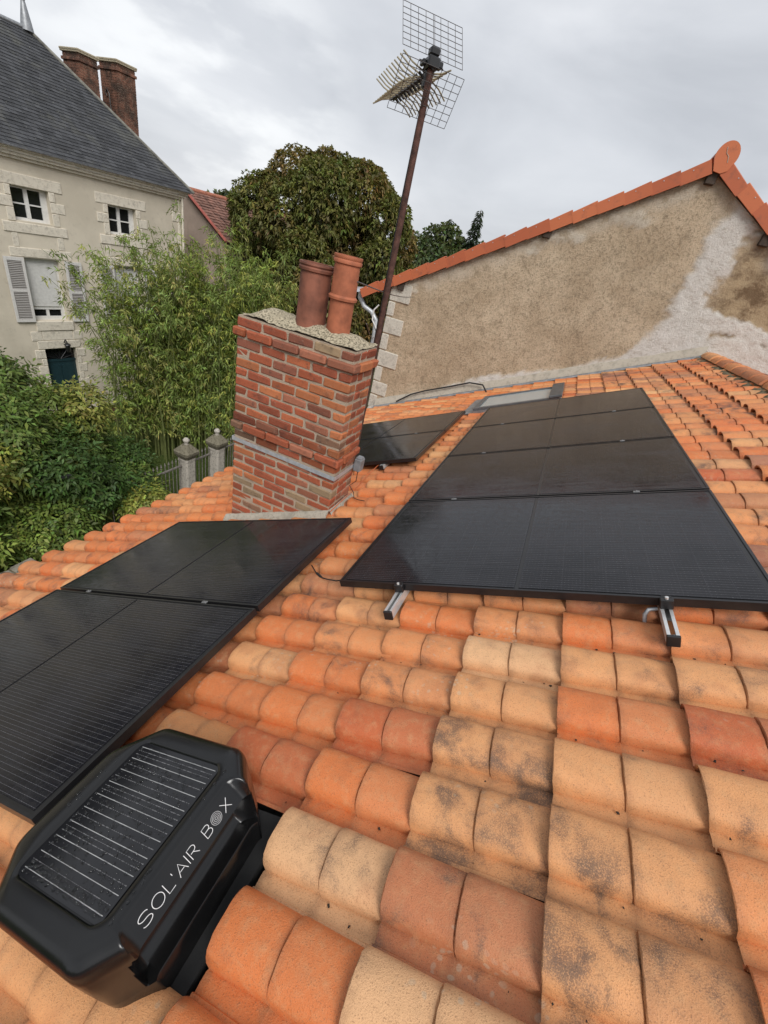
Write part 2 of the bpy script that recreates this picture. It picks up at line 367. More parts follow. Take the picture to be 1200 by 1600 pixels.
NEAR = {(0,0):('s',.6),(0,1):('s',.7),(0,2):('s',.6),(0,3):('s',.35),(0,4):('o',.25),(0,5):('s',.6),(0,6):('o',.3),(0,7):('b',.5),
 (-1,0):('p',.3),(-1,1):('b',.5),(-1,2):('s',.95),(-1,3):('s',.95),(-1,4):('s',.5),(-1,5):('p',.2),(-1,6):('so',.55),(-1,7):('so',.5),
 (1,-1):('so',.3),(1,0):('r',.3),(1,1):('o',.1),(1,2):('so',.15),(1,3):('s',.3),(1,4):('r',.35),(1,5):('s',.35),(1,6):('so',.4),
 (-2,-1):('o',.1),(-2,0):('o',.2),(-2,1):('p',.5),(-2,2):('o',.4),(-2,3):('r',.1),(-2,4):('so',.6),(-2,5):('so',.5),(-2,6):('o',.2),(-2,7):('so',.4),
 (-3,6):('s',.6),(-3,5):('so',.5),(-3,4):('o',.2),(-3,3):('o',.2),(-3,2):('r',.15),(-3,7):('s',.4),(-4,6):('o',.7),(-4,5):('o',.2),(-4,4):('s',.3),(-4,3):('o',.1),(-4,0):('s',.1),(-4,-1):('s',.1),(-3,-1):('s',.2),(-5,0):('s',.1),(-5,-1):('o',.1),(-3,0):('s',.1)}
CH = (-2.155, -1.2, 2.64, 3.0)                           # chimney footprint x0,x1,y0,y1 (world)
HOLES = [(-1.5, -0.80, 0.10, 0.5)]
BOXC = (-1.338, -0.784, 0.052, 0.556)
SKY = (-1.45, -0.29, 5.98, 6.93)
cells = []
for i in range(-13, 5):
    for j in range(-3, 39):
        u = U0 + CU*i; y = Y0 + RY*j - 0.203             # tile local origin: barrel crest edge near Y0
        uc, yc = u + 0.17, y + 0.12
        if y < -0.9 or y + 0.2 > YW + 0.02: continue
        wx = us.x*uc + un.x*(-D0)
        if CH[0]+0.06 < wx < CH[1]-0.1 and CH[2]+0.06 < yc < CH[3]-0.06: continue
        if SKY[0] < uc < SKY[1] and SKY[2]+0.02 < yc < SKY[3]-0.02: continue
        if any(h[0] < uc < h[1] and h[2] < yc < h[3] for h in HOLES): continue
        vis = 0; dep = 99
        for du in (0.02, 0.17, 0.32):
            for dy in (0.03, 0.12, 0.19):
                q = scr(u+du, y+dy)
                if q and -10 < q[0] < 1210 and -10 < q[1] < 1610 and not covered(u+du, y+dy): vis += 1; dep = min(dep, q[2])
        P = rw(uc, yc, 0.03); rr = P.length; cosv = abs(P.dot(un)) / rr
        cells.append((vis / 9 * cosv / (rr*rr), i, j, u, y, vis))
cells.sort(reverse=True)
def tile_color(i, j):
    if (i, j) in NEAR:
        c, a = NEAR[(i, j)]; return (*CLS[c], a)
    far = max(0, min(1, (j - 8) / 14)) if i > 0 else 0.0
    left = i < -5
    w = rnd.random()
    if left: c = 'o' if w < .5 else 'so' if w < .75 else 's' if w < .93 else 'b'
    elif i >= 0: c = 'o' if w < .3 else 'so' if w < .52 else 's' if w < .72 else 'b' if w < .86 else 'r' if w < .93 else 'br'
    else: c = 'o' if w < .42 else 'so' if w < .68 else 's' if w < .84 else 'b' if w < .95 else 'r'
    a = rnd.choice((0, .1, .2, .3, .45, .6)) + far*0.3 + (0.15 if i < -11 else 0)
    k = rnd.uniform(0.9, 1.08); g = rnd.uniform(0.92, 1.1)
    q = CLS[c]; return (q[0]*k, q[1]*k*g, q[2]*k*g, min(a, 0.95))
LIFT = (round((-1.45 - U0)/CU), round((2.95 - Y0)/RY))
nt = 0; rest = []
for w, i, j, u, y, vis in cells:
    rot = Matrix.Rotation(R(rnd.gauss(0, 0.6)), 4, 'Z') @ Matrix.Rotation(R(rnd.gauss(0, 0.35)), 4, 'Y')
    loc = (u + rnd.gauss(0, 0.0028), y + rnd.gauss(0, 0.0012), rnd.gauss(0, 0.0016))
    if (i, j) == LIFT: rot = Matrix.Rotation(R(6), 4, 'Y') @ Matrix.Rotation(R(2.5), 4, 'Z'); loc = (u+0.01, y, 0.034)
    c = tile_color(i, j)
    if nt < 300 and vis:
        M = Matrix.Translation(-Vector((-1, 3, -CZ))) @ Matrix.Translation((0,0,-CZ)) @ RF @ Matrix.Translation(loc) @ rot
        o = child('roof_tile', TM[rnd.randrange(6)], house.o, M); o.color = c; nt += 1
    else: rest.append((loc, rot, c))
# the rest of the tiles as one field
proto = [tile_mesh('field_proto', None, s, 10) for s in (11, 12)]
V, F, C = [], [], []
for loc, rot, c in rest:
    me = rnd.choice(proto); b = len(V); M = RF @ Matrix.Translation(loc) @ rot
    V += [tuple(M @ v.co + Vector((1, -3, 0))) for v in me.vertices]; F += [tuple(k + b for k in p.vertices) for p in me.polygons]; C += [c] * len(me.vertices)
me = bpy.data.meshes.new('tile_field'); me.from_pydata(V, [], F); me.materials.append(M_TILEF)
at = me.attributes.new('tcol', 'FLOAT_COLOR', 'POINT'); at.data.foreach_set('color', np.array(C, dtype=np.float32).ravel())
me.polygons.foreach_set('use_smooth', [True]*len(me.polygons)); me.set_sharp_from_angle(angle=R(28))
props(child('tile_field', me, house.o), kind='stuff')
for p_ in proto: bpy.data.meshes.remove(p_)
# ridge tiles on a mossy mortar bed
def ridge_mesh(seed):
    mb = MB(); n = 12; r2 = random.Random(seed); L = 0.36
    loops = []
    for y_, r_ in ((-0.03, 0.108), (-0.028, 0.118), (0.02, 0.117), (0.2, 0.108), (L, 0.100)):
        loops.append([(r_*math.cos(math.pi*k/n)*1.1, y_, r_*math.sin(math.pi*k/n)*0.85) for k in range(n+1)])
    mb.loft(loops, closed=False); mb.loft([[(p[0]*0.87, p[1], p[2]*0.87) for p in loops[0]], loops[0]], closed=False)
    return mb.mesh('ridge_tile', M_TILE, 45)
RMs = [ridge_mesh(s) for s in range(2)]
rb = MB()
pr = rw(ur1 + 0.05, 0, 0.0)
y = -2.2
while y < YW - 0.05:
    M = Matrix.Translation((pr.x + 1 + rnd.gauss(0, .003), y - 3, pr.z + CZ + 0.02 + rnd.gauss(0, .003))) @ Matrix.Rotation(R(rnd.gauss(0, 0.8)), 4, 'Z')
    if y > 3.5:
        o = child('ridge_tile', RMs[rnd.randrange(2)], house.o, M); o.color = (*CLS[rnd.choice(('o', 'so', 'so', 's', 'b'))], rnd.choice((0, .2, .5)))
    y += 0.335
for k in range(140):                                      # lumpy mortar bed along the ridge foot
    yy = -2 + k * (YW + 2) / 140
    rb.lathe([(0.02, 0.03), (0.045 + rnd.uniform(-.012, .012), 0.0), (0.05, -0.05)], (pr.x - 0.135 + rnd.uniform(-.012, .012), yy, pr.z - 0.035 + rnd.uniform(-.01, .012)), 7)
house.part('ridge_mortar', rb, M_MOSS, 80, kind='stuff')
house.part('ridge_bed', MB().box((pr.x-0.1,-2.4,pr.z-0.12), (pr.x+0.1,YW-0.02,pr.z+0.03)), M_MOSS)

# ================================================================== solar panels
def panel_material():
    m = Mat('monocrystalline_glass', 0.1, 0.26); oc = m.objco(); s_ = m.sep(oc); y = s_[1]; x = s_[0]
    oi = m.n('ShaderNodeObjectInfo').outputs['Random']
    def lines(c, pitch, w, off=0.0):
        fr = m.math('FRACT', m.math('ADD', m.math('DIVIDE', c, pitch), 50.0 + off)); d = m.math('ABSOLUTE', m.math('SUBTRACT', fr, 0.5)); return m.math('LESS_THAN', d, w/pitch/2)
    bus = lines(y, 0.0167, 0.0013); fing = lines(x, 0.0145, 0.004)
    pads = m.math('MULTIPLY', bus, fing)
    cell = m.math('MAXIMUM', lines(y, 0.167, 0.0035, 0.5), lines(x, 0.0835, 0.0022, 0.5))
    streak = m.noise(1.0, 5, 0.65, m.vscale(oc, (1.6, 46.0, 1)), 0.3)
    smear = m.noise(3.2, 5, 0.6); fn = m.noise(700, 2, 0.8)
    base = m.mix((0.013, 0.013, 0.0155), (0.02, 0.02, 0.0235), m.step(smear, 0.4, 0.65))
    base = m.mix(base, (0.14, 0.14, 0.15), m.math('MULTIPLY', bus, 0.48)); base = m.mix(base, (0.3, 0.3, 0.32), m.math('MULTIPLY', pads, m.step(fn, 0.5, 0.62)))
    base = m.mix(base, (0.035, 0.035, 0.04), m.math('MULTIPLY', cell, 0.7))
    base = m.mix(base, (0.06, 0.06, 0.066), m.math('MULTIPLY', m.step(streak, 0.56, 0.74), 0.35))
    m.col(base)
    m.rough(m.math('ADD', m.math('MULTIPLY', m.step(smear, 0.35, 0.7), 0.12), m.math('MULTIPLY_ADD', m.step(streak, 0.45, 0.6), 0.08, 0.06)))
    drop = m.step(m.voro(330), 0.45, 0.1)
    m.bump(m.math('MULTIPLY', drop, m.step(m.noise(40, 3), 0.45, 0.6)), 0.22, 0.001); return m.m
M_GLASS = panel_material(); M_FRAME = plain('black_anodised_frame', (0.012, 0.012, 0.013), 0.3, 0.0, var=0.2, scale=60, bump=0.04)
def ring(mb, x, y, w, z0, z1):
    mb.box((-x,-y,z0), (x,-y+w,z1)); mb.box((-x,y-w,z0), (x,y,z1)); mb.box((-x,-y+w,z0), (-x+w,y-w,z1)); mb.box((x-w,-y+w,z0), (x,y-w,z1)); return mb
fx, fy = PW/2, PH/2
me_frame = ring(MB(), fx, fy, 0.011, -0.035, 0.0); me_frame = me_frame.mesh('frame', M_FRAME)
me_back = MB().box((-fx+0.011,-fy+0.011,-0.009), (fx-0.011,fy-0.011,-0.004)).mesh('backsheet', M_FRAME)
hw = (PW/2 - 0.011 - 0.02 - 0.009)
me_cell = MB().box((-hw/2,-fy+0.021,-0.0035), (hw/2,fy-0.021,-0.0012)).mesh('cell_field', M_GLASS)
PLAB = {'right': ['nearest black solar panel of the four on the right, above two rail ends', 'second black solar panel from the front in the row of four on the right',
                  'third black solar panel from the front in the row of four on the right', 'farthest black solar panel of the four on the right, beside the skylight'],
        'left': ['nearest black solar panel at the left, beside the black ventilation box', 'black solar panel at the left lying in front of the brick chimney'],
        'back': ['black solar panel behind the brick chimney, the nearer of the two there', 'black solar panel behind the brick chimney, the farther one toward the gable wall']}
GRP = {'right': 'solar panels in the row of four on the right', 'left': 'solar panels at the left in front of the chimney', 'back': 'solar panels behind the chimney'}
me_clamp = MB().cbox((-0.017,-0.009,-0.004), (0.017,0.009,0.003), 0.002).lathe([(0.005,0.003),(0.005,0.007)], n=8).mesh('mid_clamp', plain('clamp_metal', (0.25, 0.25, 0.25), 0.4, 0.6))
RAILS = {'right': (0.34, 1.42), 'left': (0.35, 1.40), 'back': (0.35, 1.40)}
for k in ARR:
    for n_, r in enumerate(ARR[k]):
        t = Thing('solar_panel', PLAB[k][n_], 'solar panel', RF, ((r[0]+r[1])/2, (r[2]+r[3])/2, HP), GRP[k])
        child('frame', me_frame, t.o); child('backsheet', me_back, t.o)
        child('cell_field', me_cell, t.o, Matrix.Translation((-hw/2-0.009, 0, 0))); child('cell_field', me_cell, t.o, Matrix.Translation((hw/2+0.009, 0, 0)))
        if n_ < len(ARR[k]) - 1:
            for ru in RAILS[k]: child('mid_clamp', me_clamp, t.o, Matrix.Translation((-PW/2+ru, PH/2+0.010, 0.001)))
RL = {'right': ('aluminium mounting rail with black end cap under the left half of the right-hand panels', 'aluminium mounting rail with black end cap under the right half of the right-hand panels'),
      'left': ('lower mounting rail under the left-hand panels, nearer the eave', 'upper mounting rail under the left-hand panels, nearer the black box'),
      'back': ('lower mounting rail end under the panels behind the chimney', 'upper mounting rail end under the panels behind the chimney')}
for k in ARR:
    a = ARR[k]; y0, y1 = a[0][2], a[-1][3]; ext = {'right': 0.165, 'left': 0.0, 'back': 0.045}[k]
    for q, ru in enumerate(RAILS[k]):
        u = a[0][0] + ru; ys = y0 - ext
        t = Thing('mounting_rail', RL[k][q], 'rail', RF, (u, ys, 0.07), 'mounting rails under the panels')
        z0, z1 = 0.072, HP - 0.0355
        mb = MB(); w = 0.019
        mb.box((u-w,ys,z0), (u+w,y1,z0+0.004)); mb.box((u-w,ys,z0+0.004), (u-w+0.004,y1,z1)); mb.box((u+w-0.004,ys,z0+0.004), (u+w,y1,z1))
        mb.box((u-w+0.004,ys,z1-0.004), (u-w+0.011,y1,z1)); mb.box((u+w-0.011,ys,z1-0.004), (u+w-0.004,y1,z1))
        t.part('profile', mb, M_ALU)
        t.part('end_cap', MB().cbox((u-w-0.002,ys-0.012,z0-0.002), (u+w+0.002,ys-0.0005,z1+0.002), 0.003), M_BLACKPL)
        if k == 'right':
            t.part('end_clamp', MB().cbox((u-0.022,y0-0.024,z1+0.001), (u+0.022,y0-0.001,HP+0.006), 0.003).box((u-0.016,y0-0.001,HP+0.0012),(u+0.016,y0+0.009,HP+0.005)), M_BLACKPL)
            t.part('bolt', MB().lathe([(0.0065,0),(0.0065,0.008),(0.004,0.009)], (u, y0-0.013, HP+0.006), 8), M_ALU)
            if True:
                hk = MB(); hx = u - (0.055 if q else 0.03)
                hk.tube([(hx+0.03, y0+0.01, z0+0.02), (hx, y0+0.0, z0+0.02), (hx-0.012, y0-0.01, z0+0.005), (hx-0.012, y0-0.01, 0.02)], 0.0075, 8)
                t.part('roof_hook', hk, M_GALV, 60)
solo('panel_cable', MB().tube([(-1.52,1.80,0.085),(-1.46,1.745,0.075),(-1.40,1.70,0.07),(-1.325,1.655,0.09),(-1.25,1.635,0.095),(-1.14,1.64,0.11)], 0.0035, 6).tube([(-1.44,1.73,0.075),(-1.39,1.695,0.073)], 0.008, 8),
     M_RUBBER, 'black cable with inline connector spanning the gap between the left and right panels', 'cable', RF, (-1.4, 1.7, 0), 60)

# ================================================================== black solar ventilation box
bx = Thing('ventilation_box', 'black solar ventilation box with white lettering and rain drops on the tiles', 'ventilator', RF, (-1.035, 0.305, 0.0))
def rrect(u0, u1, y0, y1, ch, n=96, r=0.03):              # chamfered rectangle with softened corners, n points, counter-clockwise
    P = [(u0+ch, y0), (u1-ch, y0), (u1, y0+ch), (u1, y1-ch), (u1-ch, y1), (u0+ch, y1), (u0, y1-ch), (u0, y0+ch)]
    pts = []
    for i in range(8):
        p = Vector(P[i]); a = Vector(P[i-1]); b = Vector(P[(i+1) % 8])
        e1 = p + (a-p).normalized()*min(r, (a-p).length*0.45); e2 = p + (b-p).normalized()*min(r, (b-p).length*0.45)
        for k in range(5): t = k/4; pts.append(e1*(1-t)**2 + p*2*t*(1-t) + e2*t*t)
    L = [0]
    for i in range(len(pts)): L.append(L[-1] + (pts[(i+1) % len(pts)] - pts[i]).length)
    out = []
    for k in range(n):
        d = L[-1]*k/n; i = max(q for q in range(len(pts)) if L[q] <= d + 1e-9); f = (d - L[i]) / max(1e-9, L[i+1]-L[i]); out.append(pts[i].lerp(pts[(i+1) % len(pts)], f))
    return out
BU0, BU1, BY0, BY1 = BOXC
HT = 0.268
#        h     inset  recess pushes
RINGS = [(0.02, 0.030, 0.075), (0.085, 0.020, 0.066), (0.092, 0.019, 0.070), (0.094, 0.019, 0.105), (0.12, 0.015, 0.125), (0.16, 0.010, 0.12), (0.196, 0.006, 0.09), (0.206, 0.005, 0.056),
         (0.212, 0.004, 0.050), (0.235, 0.003, 0.064), (0.250, 0.006, 0.072), (0.258, 0.011, 0.078), (0.264, 0.020, 0.081), (HT, 0.034, 0.086)]
def sm(x, a, b): t = max(0, min(1, (x-a)/(b-a))); return t*t*(3-2*t)
NB = 480
def box_ring(h, ins, rec):
    out = []
    for p in rrect(BU0+ins, BU1-ins, BY0+ins, BY1-ins, max(0.03, 0.118-ins*0.55), NB, 0.022):
        u, y = p; k = 0.0
        if u > (BU0+BU1)/2 + 0.12: k = sm(y, 0.085, 0.15) * (1 - sm(y, 0.447, 0.512))
        lim = BU1 - max(ins, rec*k + ins*(1-k)) if k else u
        out.append((min(u, lim) if k else u, y, h))
    return out
mb = MB(); loops = [box_ring(*q) for q in RINGS]
WU0, WU1, WY0, WY1 = -1.242, -0.908, 0.122, 0.487
def wring(ins, h): return [(p.x, p.y, h) for p in rrect(WU0+ins, WU1-ins, WY0+ins, WY1-ins, 0.02, NB, 0.012)]
loops.append([tuple(Vector(a).lerp(Vector(b), 0.5)) for a, b in zip([(x, y, HT+0.001) for x, y, _ in loops[-1]], wring(-0.006, HT+0.001))])
loops.append(wring(-0.004, HT+0.001)); loops.append(wring(0.0, HT-0.001)); loops.append(wring(0.003, HT-0.006))
mb.loft(loops, True, False, True)
def box_mat():
    m = Mat('black_moulded_plastic', 0.2, 0.5); n1 = m.noise(900, 2); n2 = m.noise(8, 3)
    m.col(m.ramp(n2, [(0.3, (0.004, 0.004, 0.0045)), (0.7, (0.007, 0.007, 0.007))])); m.rough(m.math('MULTIPLY_ADD', n2, 0.2, 0.12)); m.bump(n1, 0.12, 0.0006); return m.m
M_BOX = box_mat()
bx.part('housing', mb, M_BOX, 50)
M_CELL = plain('dark_cell_glass', (0.008, 0.008, 0.0095), 0.1, spec=0.5, var=0.2, bump=0)
win = bx.part('cell_window', MB().box((WU0+0.006,WY0+0.006,HT-0.0058), (WU1-0.006,WY1-0.006,HT-0.0035)), M_CELL)
sl = MB(); dl = MB(); nl = 10
for k in range(nl):
    yy = WY0 + 0.022 + k * (WY1-WY0-0.036)/(nl-1) * 0.985
    sl.box((WU0+0.018,yy-0.00065,HT-0.0034), (WU1-0.014,yy+0.00065,HT-0.0028))
    for dd in ((0.38, 0.68) if k % 3 == 2 else (0.5,)):
        y2 = yy + dd*(WY1-WY0-0.036)/(nl-1)
        if y2 > WY1-0.01: continue
        x = WU0 + 0.018
        while x < WU1 - 0.016:
            dl.box((x,y2-0.0005,HT-0.0034), (x+0.004,y2+0.0005,HT-0.0029))
            if rnd.random() < .3: dl.box((x+0.004,y2-0.001,HT-0.0034), (x+0.007,y2+0.001,HT-0.0028))
            x += 0.008
M_SILV = plain('silver_contact', (0.5, 0.5, 0.49), 0.4, 0.3, bump=0); M_SILV2 = plain('dull_silver_contact', (0.2, 0.2, 0.205), 0.5, 0.3, bump=0)
bx.part('contact_lines', sl, M_SILV, parent=win, kind='stuff'); bx.part('dotted_contact_lines', dl, M_SILV2, parent=win, kind='stuff')
# lettering on the sloping strip above the air gap
su0, sh0 = BU1-0.050, 0.212                                # lower edge of strip
su1, sh1 = BU1-0.078, 0.258
sdir = Vector((su1-su0, 0, sh1-sh0)); slen = sdir.length; sdir.normalize(); snor = Vector((-sdir.z, 0, sdir.x));
if snor.z < 0: snor = -snor
def sp(a, b): p = Vector((su0, 0, sh0)) + sdir*(0.016 + b*0.025) + snor*0.0022; return (p.x, a, p.z)
def arc(cx, cy, rx, ry, a0, a1, n=14): return [(cx + rx*math.cos(R(a0+(a1-a0)*k/n)), cy + ry*math.sin(R(a0+(a1-a0)*k/n))) for k in range(n+1)]
LET = {'S': [(0.88,0.86)] and [arc(0.45,0.75,0.45,0.25,20,270)[0:] + arc(0.45,0.25,0.45,0.25,90,-160)], 'O': [arc(0.5,0.5,0.5,0.5,0,360,24)], 'L': [[(0,1),(0,0),(0.62,0)]],
       "'": [[(0,1),(0,0.78)]], 'A': [[(0,0),(0.42,1),(0.84,0)],[(0.2,0.34),(0.64,0.34)]], 'I': [[(0,0),(0,1)]],
       'R': [[(0,0),(0,1),(0.4,1)]+arc(0.4,0.74,0.3,0.26,90,-90)+[(0.12,0.48)],[(0.36,0.48),(0.74,0)]],
       'B': [[(0,0),(0,1),(0.42,1)]+arc(0.42,0.77,0.26,0.23,90,-90)+[(0.0,0.54)],arc(0.42,0.27,0.32,0.27,90,-90)+[(0,0)]], 'X': [[(0,0),(0.8,1)],[(0,1),(0.8,0)]],
       '@': [arc(0.5,0.5,r_,r_,0,360,22) for r_ in (0.54,0.40,0.26,0.12)]}
WID = {'S':0.92,'O':1.0,'L':0.62,"'":0.05,'A':0.84,'I':0.06,'R':0.74,'B':0.76,'X':0.8,'@':1.08,' ':0.5}
mb = MB(); M_LET = plain('white_print', (0.75, 0.75, 0.75), 0.5, var=0.05, bump=0)
tot = sum(WID[c]+0.24 for c in "SOL'AIR B@X"); kx = (0.432-0.165)/tot; px = 0.165
for c in "SOL'AIR B@X":
    if c != ' ':
        mb = MB()
        for pl_ in LET[c]: mb.tube([sp(px + x*kx, y_) for x, y_ in pl_], 0.0004 if c == '@' else 0.0008, 5)
        bx.part('letter', mb, M_LET)
    px += (WID[c]+0.24)*kx
# rain drops: small flattened domes
dr = MB(); dots = []
def drop(u, y, h, r, nrm=Vector((0,0,1))):
    q = nrm.to_track_quat('Z', 'Y').to_matrix().to_4x4()
    dr.lathe([(r, -0.0003), (r*0.93, r*0.28), (r*0.55, r*0.55), (r*0.05, r*0.66)], (0,0,0), 7, Matrix.Translation((u,y,h)) @ q)
while len(dots) < 760:
    u, y = rnd.uniform(BU0+0.06, BU1-0.07), rnd.uniform(BY0+0.06, BY1-0.06)
    ins = WU0-0.012 < u < WU1+0.012 and WY0-0.012 < y < WY1+0.012
    cl = 0.12 + (0.9 if (y < 0.16) else 0) + (0.7 if u > -0.9 and (y < 0.24 or y > 0.43) else 0) + (0.15 if ins else 0)
    cu = min(u-BU0, BU1-u) + min(y-BY0, BY1-y)
    if cu < 0.19 or (u > BU1-0.10 and 0.13 < y < 0.49) or rnd.random() > cl: continue
    if (abs(u-WU0) < 0.014 or abs(u-WU1) < 0.014) and WY0-0.014 < y < WY1+0.014: continue
    if (abs(y-WY0) < 0.014 or abs(y-WY1) < 0.014) and WU0-0.014 < u < WU1+0.014: continue
    dots.append(1); drop(u, y, (HT-0.0034) if WU0+0.01 < u < WU1-0.01 and WY0+0.01 < y < WY1-0.01 else HT+0.0007, rnd.choice((0.0018, 0.0023, 0.003, 0.0044)))
mw = Mat('rain_water', 0.02, 0.5); mw.p.inputs['Transmission Weight'].default_value = 1.0; mw.p.inputs['IOR'].default_value = 1.33; mw.col((0.95, 0.97, 1.0))
bx.part('rain_drops', dr, mw.m, 80, kind='stuff')
bx.part('flashing_apron', MB().box((-1.50,0.09,-0.02), (-0.74,0.56,-0.012)).box((BU0+0.02,BY0+0.02,-0.012), (BU1-0.03,BY1-0.03,0.022)), M_DRY)
sl = MB()
for k in range(9): sl.tube([(-1.44+0.012*k, 0.17+0.012*k, 0.05), (-1.45+0.012*k, 0.20+0.012*k, 0.075), (-1.39+0.012*k, 0.235+0.012*k, 0.08)], 0.009, 8)
bx.part('foil_duct', sl, M_ALU, 60)

# ================================================================== brick chimney
x0, x1, y0, y1 = CH
ch = Thing('brick_chimney', 'red brick chimney stack with two clay pots standing on the tiled roof', 'chimney', WF, ((x0+x1)/2, (y0+y1)/2, -2.3))
zt = -0.608; chh = 0.0715
core_t = zt - 0.004
ch.part('mortar_core', MB().box((x0+0.006,y0+0.006,-2.4), (x1-0.006,y1-0.006,core_t)), M_MORTAR)
BL, BHT, BD = 0.2, 0.0605, 0.1
def brick_meshes(L, n=4): return [MB().cbox((0,0,0), (L,BD,BHT), 0.009, None, 0.0045).mesh('brick', M_BRICK, 30) for _ in range(n)]
BF, BH_ = brick_meshes(0.2), brick_meshes(0.098)
BCOL = [(0.36,0.095,0.045),(0.4,0.115,0.05),(0.31,0.082,0.042),(0.44,0.15,0.062),(0.32,0.12,0.07),(0.24,0.085,0.052),(0.3,0.21,0.125),(0.24,0.13,0.08)]
def bcol(k):
    c = BCOL[rnd.choices(range(8), (5,5,5,4,3,2,1,1))[0]]; g = rnd.uniform(0.78, 1.15) * (rnd.choice((0.6, 0.8, 1.0)) if 9 <= k <= 12 else 1.0); return (c[0]*g, c[1]*g, c[2]*g, 1)
backs = MB()
pitch = (x1 - x0) / 4.5
for k in range(25):
    z = zt - chh*(k+1); out = 0.0
    if k == 1: out = 0.022
    if k == 11: out = 0.02
    if k == 10: out = 0.008
    def roof_z(x): # height of the tile surface under x
        u = (x - un.x*(-D0)) / us.x; return rw(u, 0, 0.02).z
    def put(x, y, L, rz, mirror=False):
        m_ = rnd.choice(BF if L > 0.15 else BH_)
        rot = Matrix.Rotation(rz, 4, 'Z') @ Matrix.Rotation(R(rnd.gauss(0, 0.35)), 4, 'Y') @ Matrix.Rotation(R(rnd.gauss(0, 0.4)), 4, 'Z')
        if L not in (0.2, 0.098): rot = rot @ Matrix.Diagonal((L/0.2 if L > 0.15 else L/0.098, 1, 1, 1))
        ch.place('brick', m_, (x, y, z + rnd.gauss(0, 0.0012)), rot, color=bcol(k))
    stretch = k % 2
    # front face, normal -y
    xs = x0 - out; end = x1 + out; tot_ = end - xs; p_ = tot_/4.5
    seq = ([0.5,1,1,1,1] if stretch else [1,1,1,1,0.5]); x = xs
    for s_ in seq:
        L = p_*s_ - 0.012 + (0.012 if x + p_*s_ > end - 0.01 else 0)
        if x > xs and x + p_*s_ > end - 0.01: L -= 0.006
        if z + BHT > min(roof_z(x), roof_z(x+L)) - 0.02: put(x+0.006 if x > xs else x, y0 - out + rnd.gauss(0, 0.0015) - 0.001, L + (0.006 if x == xs else 0), 0)
        x += p_*s_
    # right face, normal +x (starts behind the front bricks), left face
    ya = y0 - out + BD + 0.010; yb = y1 + out; seg = [0.66, 0.34] if stretch else [0.36, 0.64]; y = ya
    for s_ in seg:
        L = (yb-ya)*s_ - 0.010
        if z + BHT > roof_z(x1) - 0.02: put(x1 + out + rnd.gauss(0, 0.0015), y, L, math.pi/2)
        if z + BHT > roof_z(x0) - 0.02 and (k < 2 or k == 11): put(x0 - out + 0.1, y, L, math.pi/2)
        else: backs.cbox((x0-out, y, z), (x0-out+BD, y+L, z+BHT), 0.005)
        y += (yb-ya)*s_
    for q in range(4): backs.cbox((x0-out+0.105+q*0.19, y1+out-BD, z), (x0-out+0.105+q*0.19+0.18, y1+out, z+BHT), 0.005)
ob = ch.part('rear_bricks', backs, M_BRICK, 30, kind='stuff'); ob.color = (0.32, 0.09, 0.05, 1)
# cement crown: an uneven mound
nx, ny = 36, 14; V = []; F = []
def crown_h(a, b):
    e_ = min(1, min(a, 1-a)/0.13) ; e2_ = min(1, min(b, 1-b)/0.3)
    return 0.01 + 0.055*sm(e_, 0, 1)*sm(e2_, 0, 1) + 0.014*mnoise.noise((a*6, b*3, 1.3)) + 0.008*mnoise.noise((a*22, b*9, 4.3))
for j in range(ny+1):
    for i in range(nx+1):
        a, b = i/nx, j/ny; V.append((x0+0.03+(x1-x0-0.035)*a + 0.012*mnoise.noise((a*9, b*9, 0)), y0+0.008+(y1-y0-0.012)*b + 0.012*mnoise.noise((b*7, a*14, 3)), zt + crown_h(a, b)))
for j in range(ny):
    for i in range(nx): q = j*(nx+1)+i; F.append((q, q+1, q+nx+2, q+nx+1))
ch.part('cement_crown', MB().add(V, F), M_CROWN, 60)
def pot(px_, py_, zb, r, H_, mid, mat, lab):
    prof = [(r*0.98, 0), (r*0.96, H_*0.3)]
    if mid: prof += [(r*0.96, mid-0.02), (r*1.12, mid-0.015), (r*1.14, mid), (r*1.0, mid+0.012)]
    prof += [(r*0.97, H_-0.05), (r*1.08, H_-0.045), (r*1.1, H_-0.03), (r*1.04, H_-0.022), (r*1.1, H_-0.012), (r*1.08, H_), (r*0.9, H_), (r*0.88, H_*0.3)]
    o = ch.part('chimney_pot', MB().lathe(prof, (px_, py_, zb), 28), mat, 40, label=lab); return o
pot(-1.657, 2.80, -0.575, 0.107, 0.395, None, M_POTD, 'sooty dark red chimney pot, the wider one')
pot(-1.437, 2.80, -0.575, 0.085, 0.485, 0.245, M_POT, 'orange chimney pot with two collars, the taller slimmer one')
# mortar fillet at the foot, following the slope of the roof
fl = MB()
def fil(path, nrm):
    loops = []
    for (x, y) in path:
        zz = roof_z(x); n_ = Vector(nrm); j = 0.008*mnoise.noise((x*14, y*14, 0))
        loops.append([(x, y, zz+0.075+j), (x+n_.x*0.014, y+n_.y*0.014, zz+0.072+j), (x+n_.x*0.045, y+n_.y*0.045, zz+0.035+j), (x+n_.x*0.06, y+n_.y*0.06, zz-0.03)])
    fl.loft(loops, closed=False)
fil([(x0-0.05+(x1-x0+0.06)*k/24, y0-0.001) for k in range(25)], (0,-1,0)); fil([(x1+0.002, y0-0.01+(y1-y0+0.04)*k/10) for k in range(11)], (1,0,0))
ch.part('mortar_fillet', fl, M_FILLET, 60)
